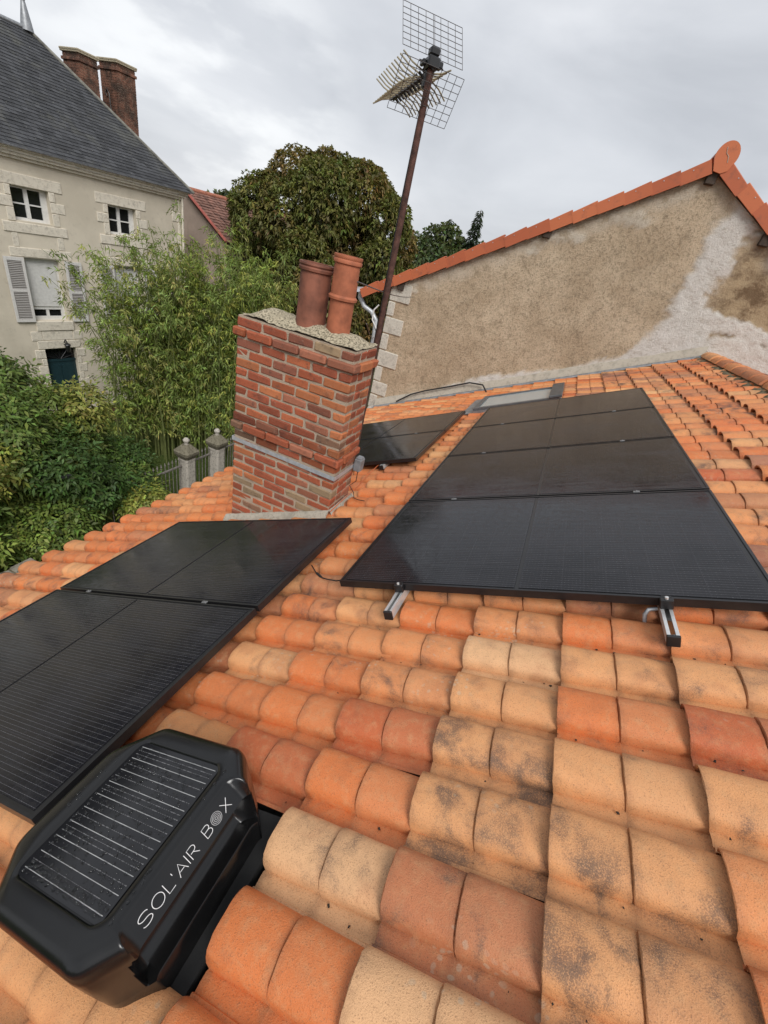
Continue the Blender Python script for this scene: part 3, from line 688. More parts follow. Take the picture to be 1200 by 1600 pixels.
# steel strap band
zs = -1.562; st = MB(); g = 0.005
st.box((x0-g-0.004,y0-g-0.004,zs-0.017), (x1+g+0.004,y0-g,zs+0.017)); st.box((x1+g,y0-g,zs-0.017), (x1+g+0.004,y1+0.02,zs+0.017)); st.box((x0-g-0.004,y0-g,zs-0.017), (x0-g,y1+0.02,zs+0.017))
ch.part('steel_strap', st, M_GALV)
solo('junction_box', MB().cbox((-1.188,2.945,-1.60), (-1.128,3.03,-1.49), 0.006).cbox((-1.182,2.955,-1.49), (-1.134,3.02,-1.478), 0.004), plain('grey_junction_plastic', (0.2, 0.21, 0.22), 0.5, bump=0), 'small grey junction box on the strap at the corner of the brick chimney', 'junction box', WF, (-1.16, 2.99, -1.6))
a_ = rw(-1.93, 2.6, 0.075); pts = [rw(-1.84,2.58,0.095), rw(-1.845,2.75,0.10), rw(-1.85,2.95,0.10), rw(-1.87,3.15,0.095), rw(-1.90,3.4,0.10), rw(-1.92,3.7,0.10), rw(-1.90,4.0,0.1)]
solo('orange_cable', MB().tube(pts, 0.004, 6), M_ORANGE, 'orange cable running along the foot of the brick chimney', 'cable', WF, tuple(pts[2]), 60)
pts = [Vector((-1.16,3.0,-1.60)), Vector((-1.15,2.98,-1.70)), rw(-1.86,2.99,0.16), rw(-1.82,2.96,0.10), rw(-1.78,2.88,0.085), rw(-1.72,2.83,0.088), rw(-1.64,2.80,0.085)]
solo('drop_cable', MB().tube(pts, 0.0035, 6), M_RUBBER, 'thin black cable hanging from the junction box onto the tiles', 'cable', WF, tuple(pts[0]), 60)

# ================================================================== mast and aerial
mx_, my_ = -1.232, 3.04; mt = 0.925
aer = Thing('television_aerial', 'rusty mast with a grid-backed television aerial fixed beside the brick chimney', 'aerial', WF, (mx_, my_, -1.7))
aer.part('mast', MB().tube([(mx_,my_,-1.62),(mx_,my_,-0.3),(mx_,my_,mt)], 0.0195, 14), M_RUST, 40)
aer.part('coaxial_cable', MB().tube([(mx_-0.028,my_+0.01,-1.6),(mx_-0.027,my_+0.01,-0.3),(mx_-0.028,my_+0.01,0.3),(mx_-0.03,my_+0.03,0.72)], 0.004, 6), M_RUBBER, 60)
AG = 0.69; ad = Vector((math.cos(AG), math.sin(AG), 0)); ab = Vector((-math.sin(AG), math.cos(AG), 0)); az = Vector((0,0,1))
C0 = Vector((mx_, my_, 0.855))
def grid(C, w, va, vb, nw, nh, lab):
    mb = MB(); v = ab*va + az*vb
    for i in range(nw+1):
        a = C - ad*w/2 + ad*(w*i/nw)
        mb.tube([a, a+v], 0.0016, 5)
        if i == nw//2: mb.tube([a+ad*0.008, a+v+ad*0.008], 0.0016, 5)
    for j in range(nh+1):
        a = C - ad*w/2 + v*(j/nh); mb.tube([a, a+ad*w], 0.0016, 5)
    aer.part('reflector_grid', mb, M_WIRE, label=lab)
grid(Vector((-1.231, 3.04, 0.92)), 0.363, 0.152, 0.203, 8, 7, 'upper reflector grid'); grid(Vector((-1.262, 3.04, 0.662)), 0.363, -0.145, 0.19, 8, 7, 'lower reflector grid')
def ap(s_, b, z): return C0 + ad*s_ + ab*b + az*z
aer.part('boom', MB().tube([ap(0,-0.03,0.02), ap(0,0.70,0.0)], 0.009, 8), M_BLACKPL, 40)
cl = MB()
M4 = Matrix.Translation((mx_, my_, mt)) @ Matrix.Rotation(AG, 4, 'Z')
cl.cbox((-0.035,-0.04,-0.055), (0.035,0.045,-0.005), 0.008, M4).cbox((-0.028,-0.028,-0.004), (0.028,0.028,0.035), 0.01, M4).cbox((-0.055,0.0,-0.045), (-0.035,0.05,-0.02), 0.004, M4).cbox((0.035,-0.02,-0.04), (0.06,0.035,-0.012), 0.004, M4)
cl.cbox((-0.022,0.015,-0.13), (0.022,0.06,-0.06), 0.008, M4)
for q in (-0.07, 0.075): cl.tube([Vector((mx_,my_,mt-0.03)), Vector((mx_,my_,mt-0.03))+ad*q+ab*0.02], 0.005, 6)
aer.part('mast_clamp', cl, M_BLACKPL)
M_SPL = plain('black_insulator', (0.012, 0.012, 0.011), 0.5, bump=0)
for k in range(11):
    b = 0.06 + k*0.061; L = 0.148 - 0.001*k; e_ = MB(); hub = MB()
    c = ap(0, b, 0.005)
    for sx in (-1, 1):
        for sz in (-1, 1):
            dz = 0.36
            p1 = c + ad*sx*0.02 + az*sz*0.010; p2 = c + ad*sx*L*0.62 + az*sz*L*dz*0.62 + ab*0.012; p3 = c + ad*sx*L + az*sz*L*dz*1.25 + ab*0.03
            e_.tube([p1, p2, p3], 0.0044, 5)
            hub.tube([c, c + ad*sx*0.03 + az*sz*0.018], 0.008, 6)
    o = aer.part('director', e_, M_ELEM, 60); aer.part('insulator', hub, M_SPL, parent=o)

# ================================================================== skylight
s0, s1, t0, t1 = SKY
sk = Thing('skylight', 'grey framed roof window between the farthest panels and the gable wall', 'skylight', RF, ((s0+s1)/2, (t0+t1)/2, 0.0))
def rring(a, b, c, d, w, z0, z1):
    return MB().box((a,c,z0), (b,c+w,z1)).box((a,d-w,z0), (b,d,z1)).box((a,c+w,z0), (a+w,d-w,z1)).box((b-w,c+w,z0), (b,d-w,z1))
sk.part('kerb', rring(s0, s1, t0, t1, 0.06, -0.02, 0.09), M_ZINC)
sk.part('sash', rring(s0+0.012, s1-0.012, t0+0.012, t1-0.012, 0.07, 0.092, 0.125), plain('grey_sash', (0.12, 0.13, 0.14), 0.4, 0.3))
sk.part('hood', MB().cbox((s1-0.14,t0-0.01,0.126), (s1+0.02,t1+0.01,0.16), 0.01), plain('grey_hood', (0.1, 0.105, 0.11), 0.45, 0.3))
mg = Mat('window_glass', 0.08, 0.6); mg.col((0.4, 0.44, 0.44)); sk.part('pane', MB().box((s0+0.083,t0+0.083,0.10), (s1-0.083,t1-0.083,0.112)), mg.m)
sk.part('lead_skirt', MB().box((s0-0.16,t0-0.03,0.065), (s0-0.001,t1+0.03,0.072)).box((s0-0.16,t1+0.002,0.06), (s1,t1+0.1,0.068)), M_ZINC)

# ================================================================== neighbouring gable house
AX, AZp = 0.95, 1.86
def rake(x): return AZp - 0.05 - 0.554*abs(x-AX)
nb = Thing('gable_house', 'neighbouring house with tan roughcast gable wall and orange verge tiles', 'house', WF, (AX, YW, -CZ))
XL, XR = -3.23, 5.13
PL_L = [(1.36,1.75),(1.32,1.52),(1.28,1.31),(1.21,0.97),(1.23,0.71),(1.14,0.36),(1.22,0.02),(1.15,-0.33),(0.98,-0.59)]
PL_R = [(1.9,1.5),(1.81,1.38),(1.78,1.17),(1.67,0.94),(1.69,0.74),(1.57,0.57),(1.72,0.27),(1.96,-0.02),(2.35,-0.06),(2.66,0.01),(3.2,0.1)]
BAND = [(-3.3,-2.85),(-2.85,-2.6),(-1.91,-2.12),(-1.16,-1.60),(0.33,-0.95),(0.98,-0.57),(1.2,-0.3)]
def interp(pts, v, ax, desc=False):
    P = sorted(pts, key=lambda p: p[ax])
    if v <= P[0][ax]: return P[0][1-ax]
    for a, b in zip(P, P[1:]):
        if a[ax] <= v <= b[ax]: f_ = (v-a[ax])/max(1e-6, b[ax]-a[ax]); return a[1-ax]*(1-f_)+b[1-ax]*f_
    return P[-1][1-ax]
def lime_mask(x, z):
    n_ = 0.16*mnoise.noise((x*2.3, 0, z*2.3)) + 0.11*mnoise.noise((x*7, 3, z*7)) + 0.10*mnoise.noise((x*24+z*14, 5, z*20-x*10))
    band = interp(BAND, x, 0) - z if x < 1.2 else -9
    m1 = sm(band + n_*0.5, -0.03, 0.05)
    inL = x - interp(PL_L, z, 1) if z > -0.6 else x - 0.9
    inR = (interp(PL_R, z, 1) - x) if z > -0.03 else 9
    if z < 0.02 and x > 1.9: inR = 0.05 - z if z < 0.1 else inR
    m2 = sm(min(inL + n_*0.7, inR + n_*1.5), -0.04, 0.09)
    return max(m1, m2)
def pale_mask(x, z):
    d_ = rake(x) - z; n_ = mnoise.noise((x*3, 1, z*3))
    a = (1 - sm(d_ + 0.22*n_, 0.06, 0.42)) * 0.75
    spot = 0
    for cx, cz_, rx, rz in ((-0.75,0.72,0.28,0.09),(-0.55,0.78,0.3,0.1),(-1.0,0.44,0.09,0.05),(-0.95,0.6,0.12,0.16),(0.15,1.12,0.35,0.12),(-2.9,-0.5,0.2,0.1)):
        q = ((x-cx)/rx)**2 + ((z-cz_)/rz)**2; spot = max(spot, 1 - sm(q + 1.1*mnoise.noise((x*9, 2, z*9)), 0.5, 1.1))
    return max(a, spot)
V, F, A = [], [], []
nx = 190; zb0 = -3.4
for i in range(nx+1):
    x = XL + 0.001 + (XR-XL-0.002)*i/nx; zt_ = rake(x)
    nz_ = 110
    for j in range(nz_+1):
        z = zb0 + (zt_-zb0)*j/nz_
        lm = lime_mask(x, z); pm = pale_mask(x, z); am = sm(x, 1.5, 1.9)
        dy = 0.010*mnoise.noise((x*5, 0, z*5)) + 0.006*mnoise.noise((x*17, 0, z*17)) + lm*(-0.024 + 0.018*mnoise.noise((x*9+z*6, 2, z*22-x*9))) + am*0.012*mnoise.noise((x*9, 4, z*9)) - 0.014*(pm > 0.85)
        V.append((x, YW + dy, z)); A.append((lm, pm, am, 1))
for i in range(nx):
    for j in range(nz_): a = i*(nz_+1)+j; F.append((a, a+nz_+1, a+nz_+2, a+1))
def wall_mat():
    m = Mat('roughcast_render', 0.95, 0.1); at_ = m.n('ShaderNodeAttribute', attribute_name='wm'); s_ = m.sep(at_.outputs['Color'])
    nA = m.noise(1.4, 5, 0.6); nB = m.noise(32, 5, 0.8); nC = m.noise(7, 5, 0.65); nD = m.noise(130, 3, 0.8)
    tan = m.mix((0.52, 0.395, 0.265), (0.68, 0.54, 0.38), m.step(nA, 0.35, 0.65)); tan = m.mix(tan, (0.27, 0.205, 0.135), m.math('MULTIPLY', m.step(nC, 0.48, 0.75), 0.6))
    tan = m.mix(tan, (0.14, 0.105, 0.07), m.math('MULTIPLY', m.step(nB, 0.48, 0.64), 0.58)); tan = m.mix(tan, (0.74, 0.62, 0.46), m.math('MULTIPLY', m.step(nD, 0.51, 0.64), 0.5))
    brown = m.mix((0.5, 0.38, 0.24), (0.22, 0.15, 0.09), m.step(m.noise(4.5, 6, 0.7), 0.4, 0.62)); tan = m.mix(tan, brown, s_[2])
    lime = m.mix((0.77, 0.73, 0.67), (0.58, 0.53, 0.46), m.step(m.noise(11, 6, 0.75, m.vscale(m.pos, (1, 1, 2.2)), 0.6), 0.48, 0.68))
    pale = m.mix((0.66, 0.58, 0.47), (0.5, 0.41, 0.3), m.step(nC, 0.45, 0.65))
    b = m.mix(tan, pale, s_[1]); b = m.mix(b, lime, s_[0]); m.col(b)
    m.bump(m.math('ADD', nB, m.math('MULTIPLY', nD, 0.5)), 1.0, 0.03); return m.m
M_WALL = wall_mat()
me = bpy.data.meshes.new('gable_wall'); me.from_pydata([(a-AX, b-YW, c+CZ) for a, b, c in V], [], F); me.materials.append(M_WALL)
at = me.attributes.new('wm', 'FLOAT_COLOR', 'POINT'); at.data.foreach_set('color', np.array(A, dtype=np.float32).ravel())
me.polygons.foreach_set('use_smooth', [True]*len(me.polygons)); child('gable_wall', me, nb.o)
P_ = [(XL,YW+0.03,-CZ),(XR,YW+0.03,-CZ),(XR,YW+0.03,rake(XR)),(AX,YW+0.03,rake(AX)),(XL,YW+0.03,rake(XL))]
nb.part('house_body', MB().prism(P_, (0, 9, 0)), plain('side_render', (0.36, 0.28, 0.18), 0.95, var=0.15, scale=4))
# roof slabs, verge tiles, ridge end
mv = Mat('smooth_orange_verge_tile', 0.55, 0.4); rv = mv.n('ShaderNodeObjectInfo').outputs['Random']; nv = mv.noise(9, 5, 0.65)
vc = mv.mix((0.40, 0.1, 0.042), (0.53, 0.155, 0.062), rv); vc = mv.mix(vc, (0.24, 0.085, 0.05), mv.math('MULTIPLY', mv.step(nv, 0.52, 0.72), 0.5)); mv.col(vc); mv.bump(mv.noise(120, 3), 0.15, 0.004); M_VERGE = mv.m
sl_ = math.atan(0.554)
for sgn in (-1, 1):
    ex = AX + sgn*(AX - (-3.72)); ez = AZp + 0.03 - 0.554*abs(ex-AX); thk = 0.07
    nb.part('roof_slope', MB().prism([(AX,YW-0.05,AZp+0.03),(ex,YW-0.05,ez),(ex,YW-0.05,ez-thk),(AX,YW-0.05,AZp+0.03-thk)], (0, 9.1, 0)), M_VERGE)
vt = MB(); L = 0.352
prof = [(0, 0.0), (0, -0.155)]
vt.add([(0,-0.016,0.008),(L,-0.016,-0.006),(L,-0.016,-0.148),(0,-0.016,-0.148),(0,0.0,0.008),(L,0.0,-0.006),(L,0.0,-0.148),(0,0.0,-0.148),(0,0.14,0.03),(L,0.14,0.014),(0,0.14,0.014),(L,0.14,-0.002),
        (0,-0.012,0.016),(L,-0.012,0.002)],
       [(0,3,2,1),(3,7,6,2),(0,12,8,10,4,7,3),(1,2,6,5,11,9,13),(0,1,13,12),(12,13,9,8),(4,10,11,5),(4,5,6,7),(10,8,9,11)])
me_v = vt.mesh('verge_tile', M_VERGE)
vl = MB(); vl.lathe([(0.007, 0), (0.006, 0.004)], n=8, M=Matrix.Rotation(math.pi/2, 4, 'X'))
me_n = vl.mesh('nail_head', M_GALV)
for sgn, cnt in ((-1, 16), (1, 16)):
    for k in range(cnt):
        d_ = 0.14 + k*0.331
        dx = d_*math.cos(sl_); px_ = AX + sgn*dx; pz = AZp + 0.065 - d_*math.sin(sl_) - 0.006
        if sgn < 0: rot = Matrix(((-math.cos(sl_),0,-math.sin(sl_)*1,0),(0,1,0,0),(-math.sin(sl_),0,math.cos(sl_),0),(0,0,0,1)))
        else: rot = Matrix.Rotation(sl_, 4, 'Y')
        lift = Matrix.Translation((0, -0.004*(k % 2), 0.012)) @ Matrix.Rotation(R(-1.6), 4, 'Y')
        if sgn > 0 and k > 6: continue
        o = nb.place('verge_tile', me_v, (px_, YW-0.085, pz), rot @ Matrix.Rotation(R(rnd.gauss(2.3, 0.5)), 4, 'Y') @ Matrix.Rotation(R(rnd.gauss(0, 0.7)), 4, 'Z'))
        child('nail_head', me_n, o, Matrix.Translation((L*0.55, -0.0165, -0.03)))
rc = MB(); rp_ = []
n = 22
for k in range(n+1): a = R(-35 + 250*k/n); rp_.append((0.132*math.cos(a), 0.15*math.sin(a)))
rp_ += [(-0.07,-0.17),(0.02,-0.185),(0.085,-0.15)]
rc.prism([(AX+0.02+a, YW-0.112, AZp+0.06+b) for a, b in rp_][::-1], (0, 0.03, 0))
o = nb.part('ridge_end_disc', rc, M_VERGE, 40)
sg = MB().tube([(AX-0.02,YW-0.114,AZp+0.14),(AX+0.0,YW-0.114,AZp+0.08),(AX+0.04,YW-0.114,AZp+0.05),(AX+0.06,YW-0.114,AZp-0.01)], 0.004, 5); nb.part('mortar_scratch', sg, M_FILLET, parent=o)
nb.part('ridge_tiles', MB().loft([[(AX+0.02+0.13*math.cos(math.pi*k/12), yy, AZp+0.05+0.14*math.sin(math.pi*k/12)) for k in range(13)] for yy in (YW-0.08, YW+9)], closed=False), M_VERGE, 60)
for (px_, pz) in ((-0.87,0.74),(0.93,1.70),(1.9,1.18),(-3.05,-0.50)):
    nb.part('purlin_end', MB().cbox((px_-0.06,YW-0.07,pz-0.08), (px_+0.06,YW+0.1,pz+0.06), 0.008), M_WOOD)
nb.part('verge_board', MB().prism([(AX,YW-0.06,AZp-0.075),(-3.7,YW-0.06,AZp-0.075-0.554*4.65),(-3.7,YW-0.06,AZp-0.115-0.554*4.65),(AX,YW-0.06,AZp-0.115)], (0, 0.03, 0)).prism([(AX,YW-0.06,AZp-0.075),(AX,YW-0.06,AZp-0.115),(5.5,YW-0.06,AZp-0.115-0.554*4.55),(5.5,YW-0.06,AZp-0.075-0.554*4.55)], (0, 0.03, 0)), M_WOOD)
M_STONE = mortar_material('white_limestone', (0.6, 0.56, 0.48), 30, (0.25, 0.23, 0.19), 0.55)
zz = -0.45; k = 0
for (zt_, zb_, w) in ((-0.47,-0.79,0.40),(-0.80,-1.05,0.13),(-1.06,-1.36,0.37),(-1.37,-1.66,0.14),(-1.67,-1.98,0.41),(-1.99,-2.28,0.15),(-2.29,-2.56,0.33),(-2.57,-2.85,0.16),(-2.86,-3.2,0.3)):
    nb.part('quoin_stone', MB().cbox((XL-0.006,YW-0.02,zb_+0.004), (XL+w,YW+0.15,zt_-0.004), 0.012, None, 0.006), M_STONE)
# mortar flashing where our roof meets the wall, with a zinc edge strip
fs = MB(); zs_ = MB()
for a in range(60):
    pass
loops = []; lz = []
for k in range(61):
    u = ur0 + 0.6 + (ur1 - 0.0 - ur0 - 0.6)*k/60; p = rw(u, YW, 0.05); j = 0.012*mnoise.noise((u*5, 0, 0))
    loops.append([(p.x, YW-0.005, p.z+0.17+j), (p.x, YW-0.03, p.z+0.16+j), (p.x, YW-0.075, p.z+0.03)]); lz.append([(p.x, YW-0.07, p.z+0.035), (p.x, YW-0.085, p.z+0.028), (p.x, YW-0.12, p.z+0.008), (p.x, YW-0.121, p.z-0.002)])
fs.loft(loops, closed=False); zs_.loft(lz, closed=False)
nb.part('mortar_flashing', fs, mortar_material('pale_flashing_mortar', (0.5, 0.45, 0.37), 25, (0.3, 0.26, 0.2), 0.5), 60); nb.part('zinc_strip', zs_, M_ZINC, 60)
gt = MB(); gx, gz = -3.86, -0.78
gt.loft([[(gx+0.075*math.cos(math.pi+math.pi*k/10), yy, gz+0.06+0.075*math.sin(math.pi+math.pi*k/10)) for k in range(11)] for yy in (YW-0.1, YW+9)], closed=False)
nb.part('gutter', gt, M_GALV, 60)
nb.part('downpipe', MB().tube([(gx,YW+0.05,gz-0.01),(gx,YW+0.05,gz-0.1),(gx+0.12,YW+0.05,gz-0.24),(gx+0.30,YW+0.05,gz-0.30),(gx+0.42,YW+0.05,gz-0.42),(gx+0.44,YW+0.05,gz-0.7),(gx+0.44,YW+0.05,-CZ)], 0.045, 12), M_GALV, 50)
solo('white_conduit', MB().tube([(-3.42,YW+0.0,-0.92),(-3.5,YW,-1.02),(-3.5,YW,-1.2),(-3.36,YW,-1.36),(-3.34,YW-0.01,-1.45)], 0.014, 8), M_WHITEPL, 'white looped conduit beside the downpipe on the gable corner', 'conduit', WF, (-3.4, YW, -1.2), 60)
pts = [(-2.60,YW-0.13,-2.52),(-2.35,YW-0.1,-2.3),(-2.1,YW-0.09,-2.15),(-1.66,YW-0.08,-1.93),(-1.3,YW-0.09,-1.74),(-1.05,YW-0.12,-1.70),(-0.93,YW-0.3,-1.76),(-0.9,YW-0.5,-1.82),(-0.85,YW-1.0,-1.80)]
solo('wall_cable', MB().tube(pts, 0.014, 8), M_RUBBER, 'thick black flexible cable lying along the foot of the gable wall', 'cable', WF, pts[3], 60)
for nm, a, b, sag, lab in (('overhead_wire', (-1.35,2.8,-0.22), (-2.75,YW-0.03,-0.62), 0.04, 'thin service wire reaching the top quoin of the gable, the upper one'), ('overhead_wire', (-1.3,2.95,-0.47), (-3.4,YW,-1.5), 0.05, 'thin service wire behind the chimney pots, the lower one')):
    a, b = Vector(a), Vector(b); b2 = b + (b-a)*0.0
    solo(nm, MB().tube([a.lerp(b2, t/8) - Vector((0,0,sag*math.sin(math.pi*t/8))) for t in range(9)], 0.005, 5), M_WIRE, lab, 'wire', WF, tuple(a), 60, 'overhead wires')

# ================================================================== manor house on the left
M_REND = Mat('cream_render', 0.92, 0.15); n1 = M_REND.noise(0.7, 5, 0.6); n2 = M_REND.noise(6, 5, 0.65)
M_REND.col(M_REND.mix(M_REND.mix((0.53, 0.475, 0.38), (0.64, 0.575, 0.465), M_REND.step(n1, 0.35, 0.65)), (0.4, 0.36, 0.29), M_REND.math('MULTIPLY', M_REND.step(n2, 0.55, 0.75), 0.5))); M_REND.bump(M_REND.noise(60, 4), 0.4, 0.008); M_REND = M_REND.m
M_LIME = mortar_material('dressed_limestone', (0.72, 0.66, 0.55), 12, (0.42, 0.36, 0.28), 0.45)
M_WPAINT = plain('white_window_paint', (0.68, 0.67, 0.64), 0.5, var=0.08, bump=0.03)
M_SHUT = plain('worn_white_shutter', (0.62, 0.6, 0.57), 0.65, var=0.12, scale=30, bump=0.1); M_SLAT = plain('grey_shutter_slats', (0.34, 0.32, 0.30), 0.7, var=0.15, scale=40)
md = Mat('dark_glass', 0.06, 0.5); md.col((0.012, 0.013, 0.014)); M_DGL = md.m
mh = Thing('manor_house', 'tall cream rendered manor house with slate roof, shutters and stone surrounds', 'house', HF, (10, 0, -CZ))
S0_, S1_ = -8.0, 13.32; ZE = -0.14; DEP = 6.06
# facade with real openings: strips of wall between window reveals
ops = []
for dx in (-5.52, -2.76, 0.0, 2.76):
    ops.append((7.70+dx, 8.68+dx, -1.62, -0.77)); ops.append((7.70+dx, 8.68+dx, -4.40, -2.58))
ops.append((7.78, 8.76, -CZ+0.06, -5.30))
xs = sorted(set([S0_, S1_] + [q for o_ in ops for q in o_[:2]])); wl = MB()
for a, b in zip(xs, xs[1:]):
    holes = sorted([(o_[2], o_[3]) for o_ in ops if o_[0] <= a+1e-6 and o_[1] >= b-1e-6]); z = -CZ
    for h0, h1 in holes + [(ZE, ZE)]:
        if h0 > z + 1e-6: wl.box((a,0,z), (b,0.3,h0))
        z = h1
wl.box((S0_,0.45,-CZ), (S1_,DEP,ZE))
mh.part('wall', wl, M_REND)
mh.part('plinth', MB().box((S0_,-0.03,-CZ), (7.5,-0.001,-7.15)).box((9.05,-0.03,-CZ), (S1_+0.02,-0.001,-7.15)), M_LIME)
co = MB()
for (z0, z1, pj) in ((-0.14,-0.06,0.08),(-0.06,0.02,0.15),(0.02,0.085,0.2),(0.085,0.13,0.26)): co.box((S0_,-pj,z0), (S1_+pj*0.8,0.4,z1-0.002))
mh.part('cornice', co, M_LIME)
mh.part('gutter_lip', MB().box((S0_,-0.33,0.13), (S1_+0.3,-0.24,0.16)), M_ZINC)
def stone(s_, e_, z0, z1, pr_=0.02): mh.part('surround_stone', MB().cbox((s_,-pr_,z0+0.004), (e_,0.12,z1-0.004), 0.01, None, 0.006), M_LIME)
for dx in (0.0, 2.76):
    stone(7.30+dx, 9.06+dx, -0.765, -0.47); stone(7.33+dx, 9.05+dx, -1.93, -1.66, 0.03); stone(7.36+dx, 9.06+dx, -2.565, -2.31)
    for z0, z1, w in ((-1.02,-0.77,0.16),(-1.30,-1.03,0.40),(-1.65,-1.31,0.2)): stone(7.70+dx-w, 7.695+dx, z0, z1); stone(8.685+dx, 8.68+dx+w, z0, z1)
    for z0, z1 in ((-2.30,-1.94),): stone(7.5+dx, 7.66+dx, z0, z1, 0.012); stone(8.72+dx, 8.90+dx, z0, z1, 0.012)
    stone(7.66+dx, 8.80+dx, -4.70, -4.41, 0.04)
for z0, z1, w in ((-5.02,-4.72,0.30),(-5.6,-5.32,0.30),(-5.85,-5.61,0.14),(-6.15,-5.86,0.28),(-6.4,-6.16,0.14),(-6.7,-6.41,0.3),(-7.0,-6.71,0.15)):
    if z0 > -5.1: stone(7.46, 7.78, z0, z1); stone(8.74, 9.04, z0, z1)
    else: stone(7.775-w, 7.775, z0, z1); stone(8.765, 8.765+w, z0, z1)
stone(7.79, 8.73, -5.02, -4.72, 0.012); stone(7.6, 8.93, -5.295, -5.03)
for k, (z0, z1) in enumerate(((-0.55,-0.16),(-0.88,-0.56),(-1.3,-0.89),(-1.62,-1.31),(-2.0,-1.63),(-2.4,-2.01),(-2.8,-2.41))): mh.part('quoin_stone', MB().cbox((S1_-(0.18 if k % 2 == 0 else 0.42),-0.02,z0+0.004), (S1_+0.012,0.3,z1-0.004), 0.01), M_LIME)
for dx in (-5.52, -2.76, 0.0, 2.76):
    # attic window: casement with two leaves
    a, b, z0, z1 = 7.70+dx, 8.68+dx, -1.62, -0.77
    w = MB().box((a,0.16,z0), (a+0.06,0.22,z1)).box((b-0.16,0.16,z0), (b,0.22,z1)).box((a+0.06,0.16,z1-0.06), (b-0.16,0.22,z1)).box((a+0.06,0.16,z0), (b-0.16,0.22,z0+0.07))
    mid = (a+b)/2 - 0.05; w.box((mid-0.05,0.155,z0+0.07), (mid+0.05,0.215,z1-0.06)).box((a+0.06,0.165,-1.22), (mid-0.05,0.205,-1.185)).box((mid+0.05,0.165,-1.22), (b-0.16,0.205,-1.185))
    wo = mh.part('window', w, M_WPAINT)
    for pa, pb in ((a+0.06, mid-0.05), (mid+0.05, b-0.16)):
        for qa, qb in ((z0+0.07,-1.22), (-1.185,z1-0.06)): mh.part('pane', MB().box((pa,0.20,qa), (pb,0.204,qb)), M_DGL, parent=wo)
    # first-floor window with a lowered white roller shutter
    z0, z1 = -4.40, -2.58
    w = MB().box((a,0.16,z0), (a+0.05,0.24,z1)).box((b-0.1,0.16,z0), (b,0.24,z1)).box((a+0.05,0.16,z0), (b-0.1,0.24,z0+0.11)).box((a+0.05,0.16,-4.08), (b-0.1,0.24,-3.98)).box(((a+b)/2-0.06,0.17,z0+0.11), ((a+b)/2+0.02,0.23,-4.08))
    wo = mh.part('window', w, M_WPAINT)
    mh.part('pane', MB().box((a+0.05,0.21,z0+0.11), ((a+b)/2-0.06,0.214,-4.08)), M_DGL, parent=wo); mh.part('pane', MB().box(((a+b)/2+0.02,0.21,z0+0.11), (b-0.1,0.214,-4.08)), M_DGL, parent=wo)
    rsh = MB()
    for k in range(34): zq = -3.98 + k*0.041; rsh.box((a+0.05,0.13,zq), (b-0.1,0.15,zq+0.036))
    rsh.box((a+0.05,0.145,-3.98), (b-0.1,0.16,z1)); mh.part('roller_shutter', rsh, M_WPAINT, parent=wo, kind='stuff')
    for (q0, q1) in ((7.14+dx, 7.66+dx), (8.81+dx, 9.31+dx)):
        f_ = MB(); zc = -3.49
        for (p0, p1, r0, r1) in ((q0,q0+0.07,-4.41,-2.58),(q1-0.07,q1,-4.41,-2.58),(q0+0.07,q1-0.07,-4.41,-4.32),(q0+0.07,q1-0.07,-2.67,-2.58),(q0+0.07,q1-0.07,zc-0.04,zc+0.04)): f_.box((p0,-0.07,r0), (p1,-0.028,r1))
        so = mh.part('shutter', f_, M_SHUT)
        for r0, r1 in ((-4.32,zc-0.04), (zc+0.04,-2.67)):
            lv = MB(); n = int((r1-r0)/0.048)
            for k in range(n):
                zz = r0 + (k+0.5)*(r1-r0)/n; lv.add([(q0+0.07,-0.066,zz-0.014),(q1-0.07,-0.066,zz-0.014),(q1-0.07,-0.034,zz+0.016),(q0+0.07,-0.034,zz+0.016),(q0+0.07,-0.06,zz-0.022),(q1-0.07,-0.06,zz-0.022),(q1-0.07,-0.03,zz+0.008),(q0+0.07,-0.03,zz+0.008)],[(0,1,2,3),(4,7,6,5),(0,4,5,1),(2,6,7,3)])
            mh.part('louvres', lv, M_SLAT, parent=so, kind='stuff')
dg = plain('dark_teal_door', (0.012, 0.035, 0.042), 0.45, var=0.15)
do = mh.part('door', MB().box((7.79,0.14,-CZ+0.06), (8.75,0.2,-5.78)).box((7.90,0.125,-6.6), (8.24,0.139,-5.9)).box((8.30,0.125,-6.6), (8.64,0.139,-5.9)), dg)
mh.part('transom', MB().box((7.78,0.12,-5.78), (8.76,0.22,-5.70)), dg); mh.part('fanlight', MB().box((7.78,0.18,-5.70), (8.76,0.2,-5.30)), M_DGL)
gr = MB()
for k in range(5): gr.tube([(8.27,0.13,-5.70), (8.27+0.45*math.cos(R(20+35*k)), 0.13, -5.70+0.38*math.sin(R(20+35*k)))], 0.012, 5)
mh.part('fanlight_grille', gr, M_BLACKPL)
solo('wall_lantern', MB().lathe([(0.02,0.16),(0.1,0.1),(0.11,0.08),(0.08,0.07),(0.06,-0.12),(0.03,-0.16)], (8.4,-0.2,-5.22), 10).tube([(8.4,-0.02,-5.1),(8.4,-0.12,-4.98),(8.4,-0.2,-5.05)], 0.018, 6), M_BLACKPL, 'small black lantern above the dark door of the manor house', 'lantern', HF, (8.4, 0, -5.22), 50)
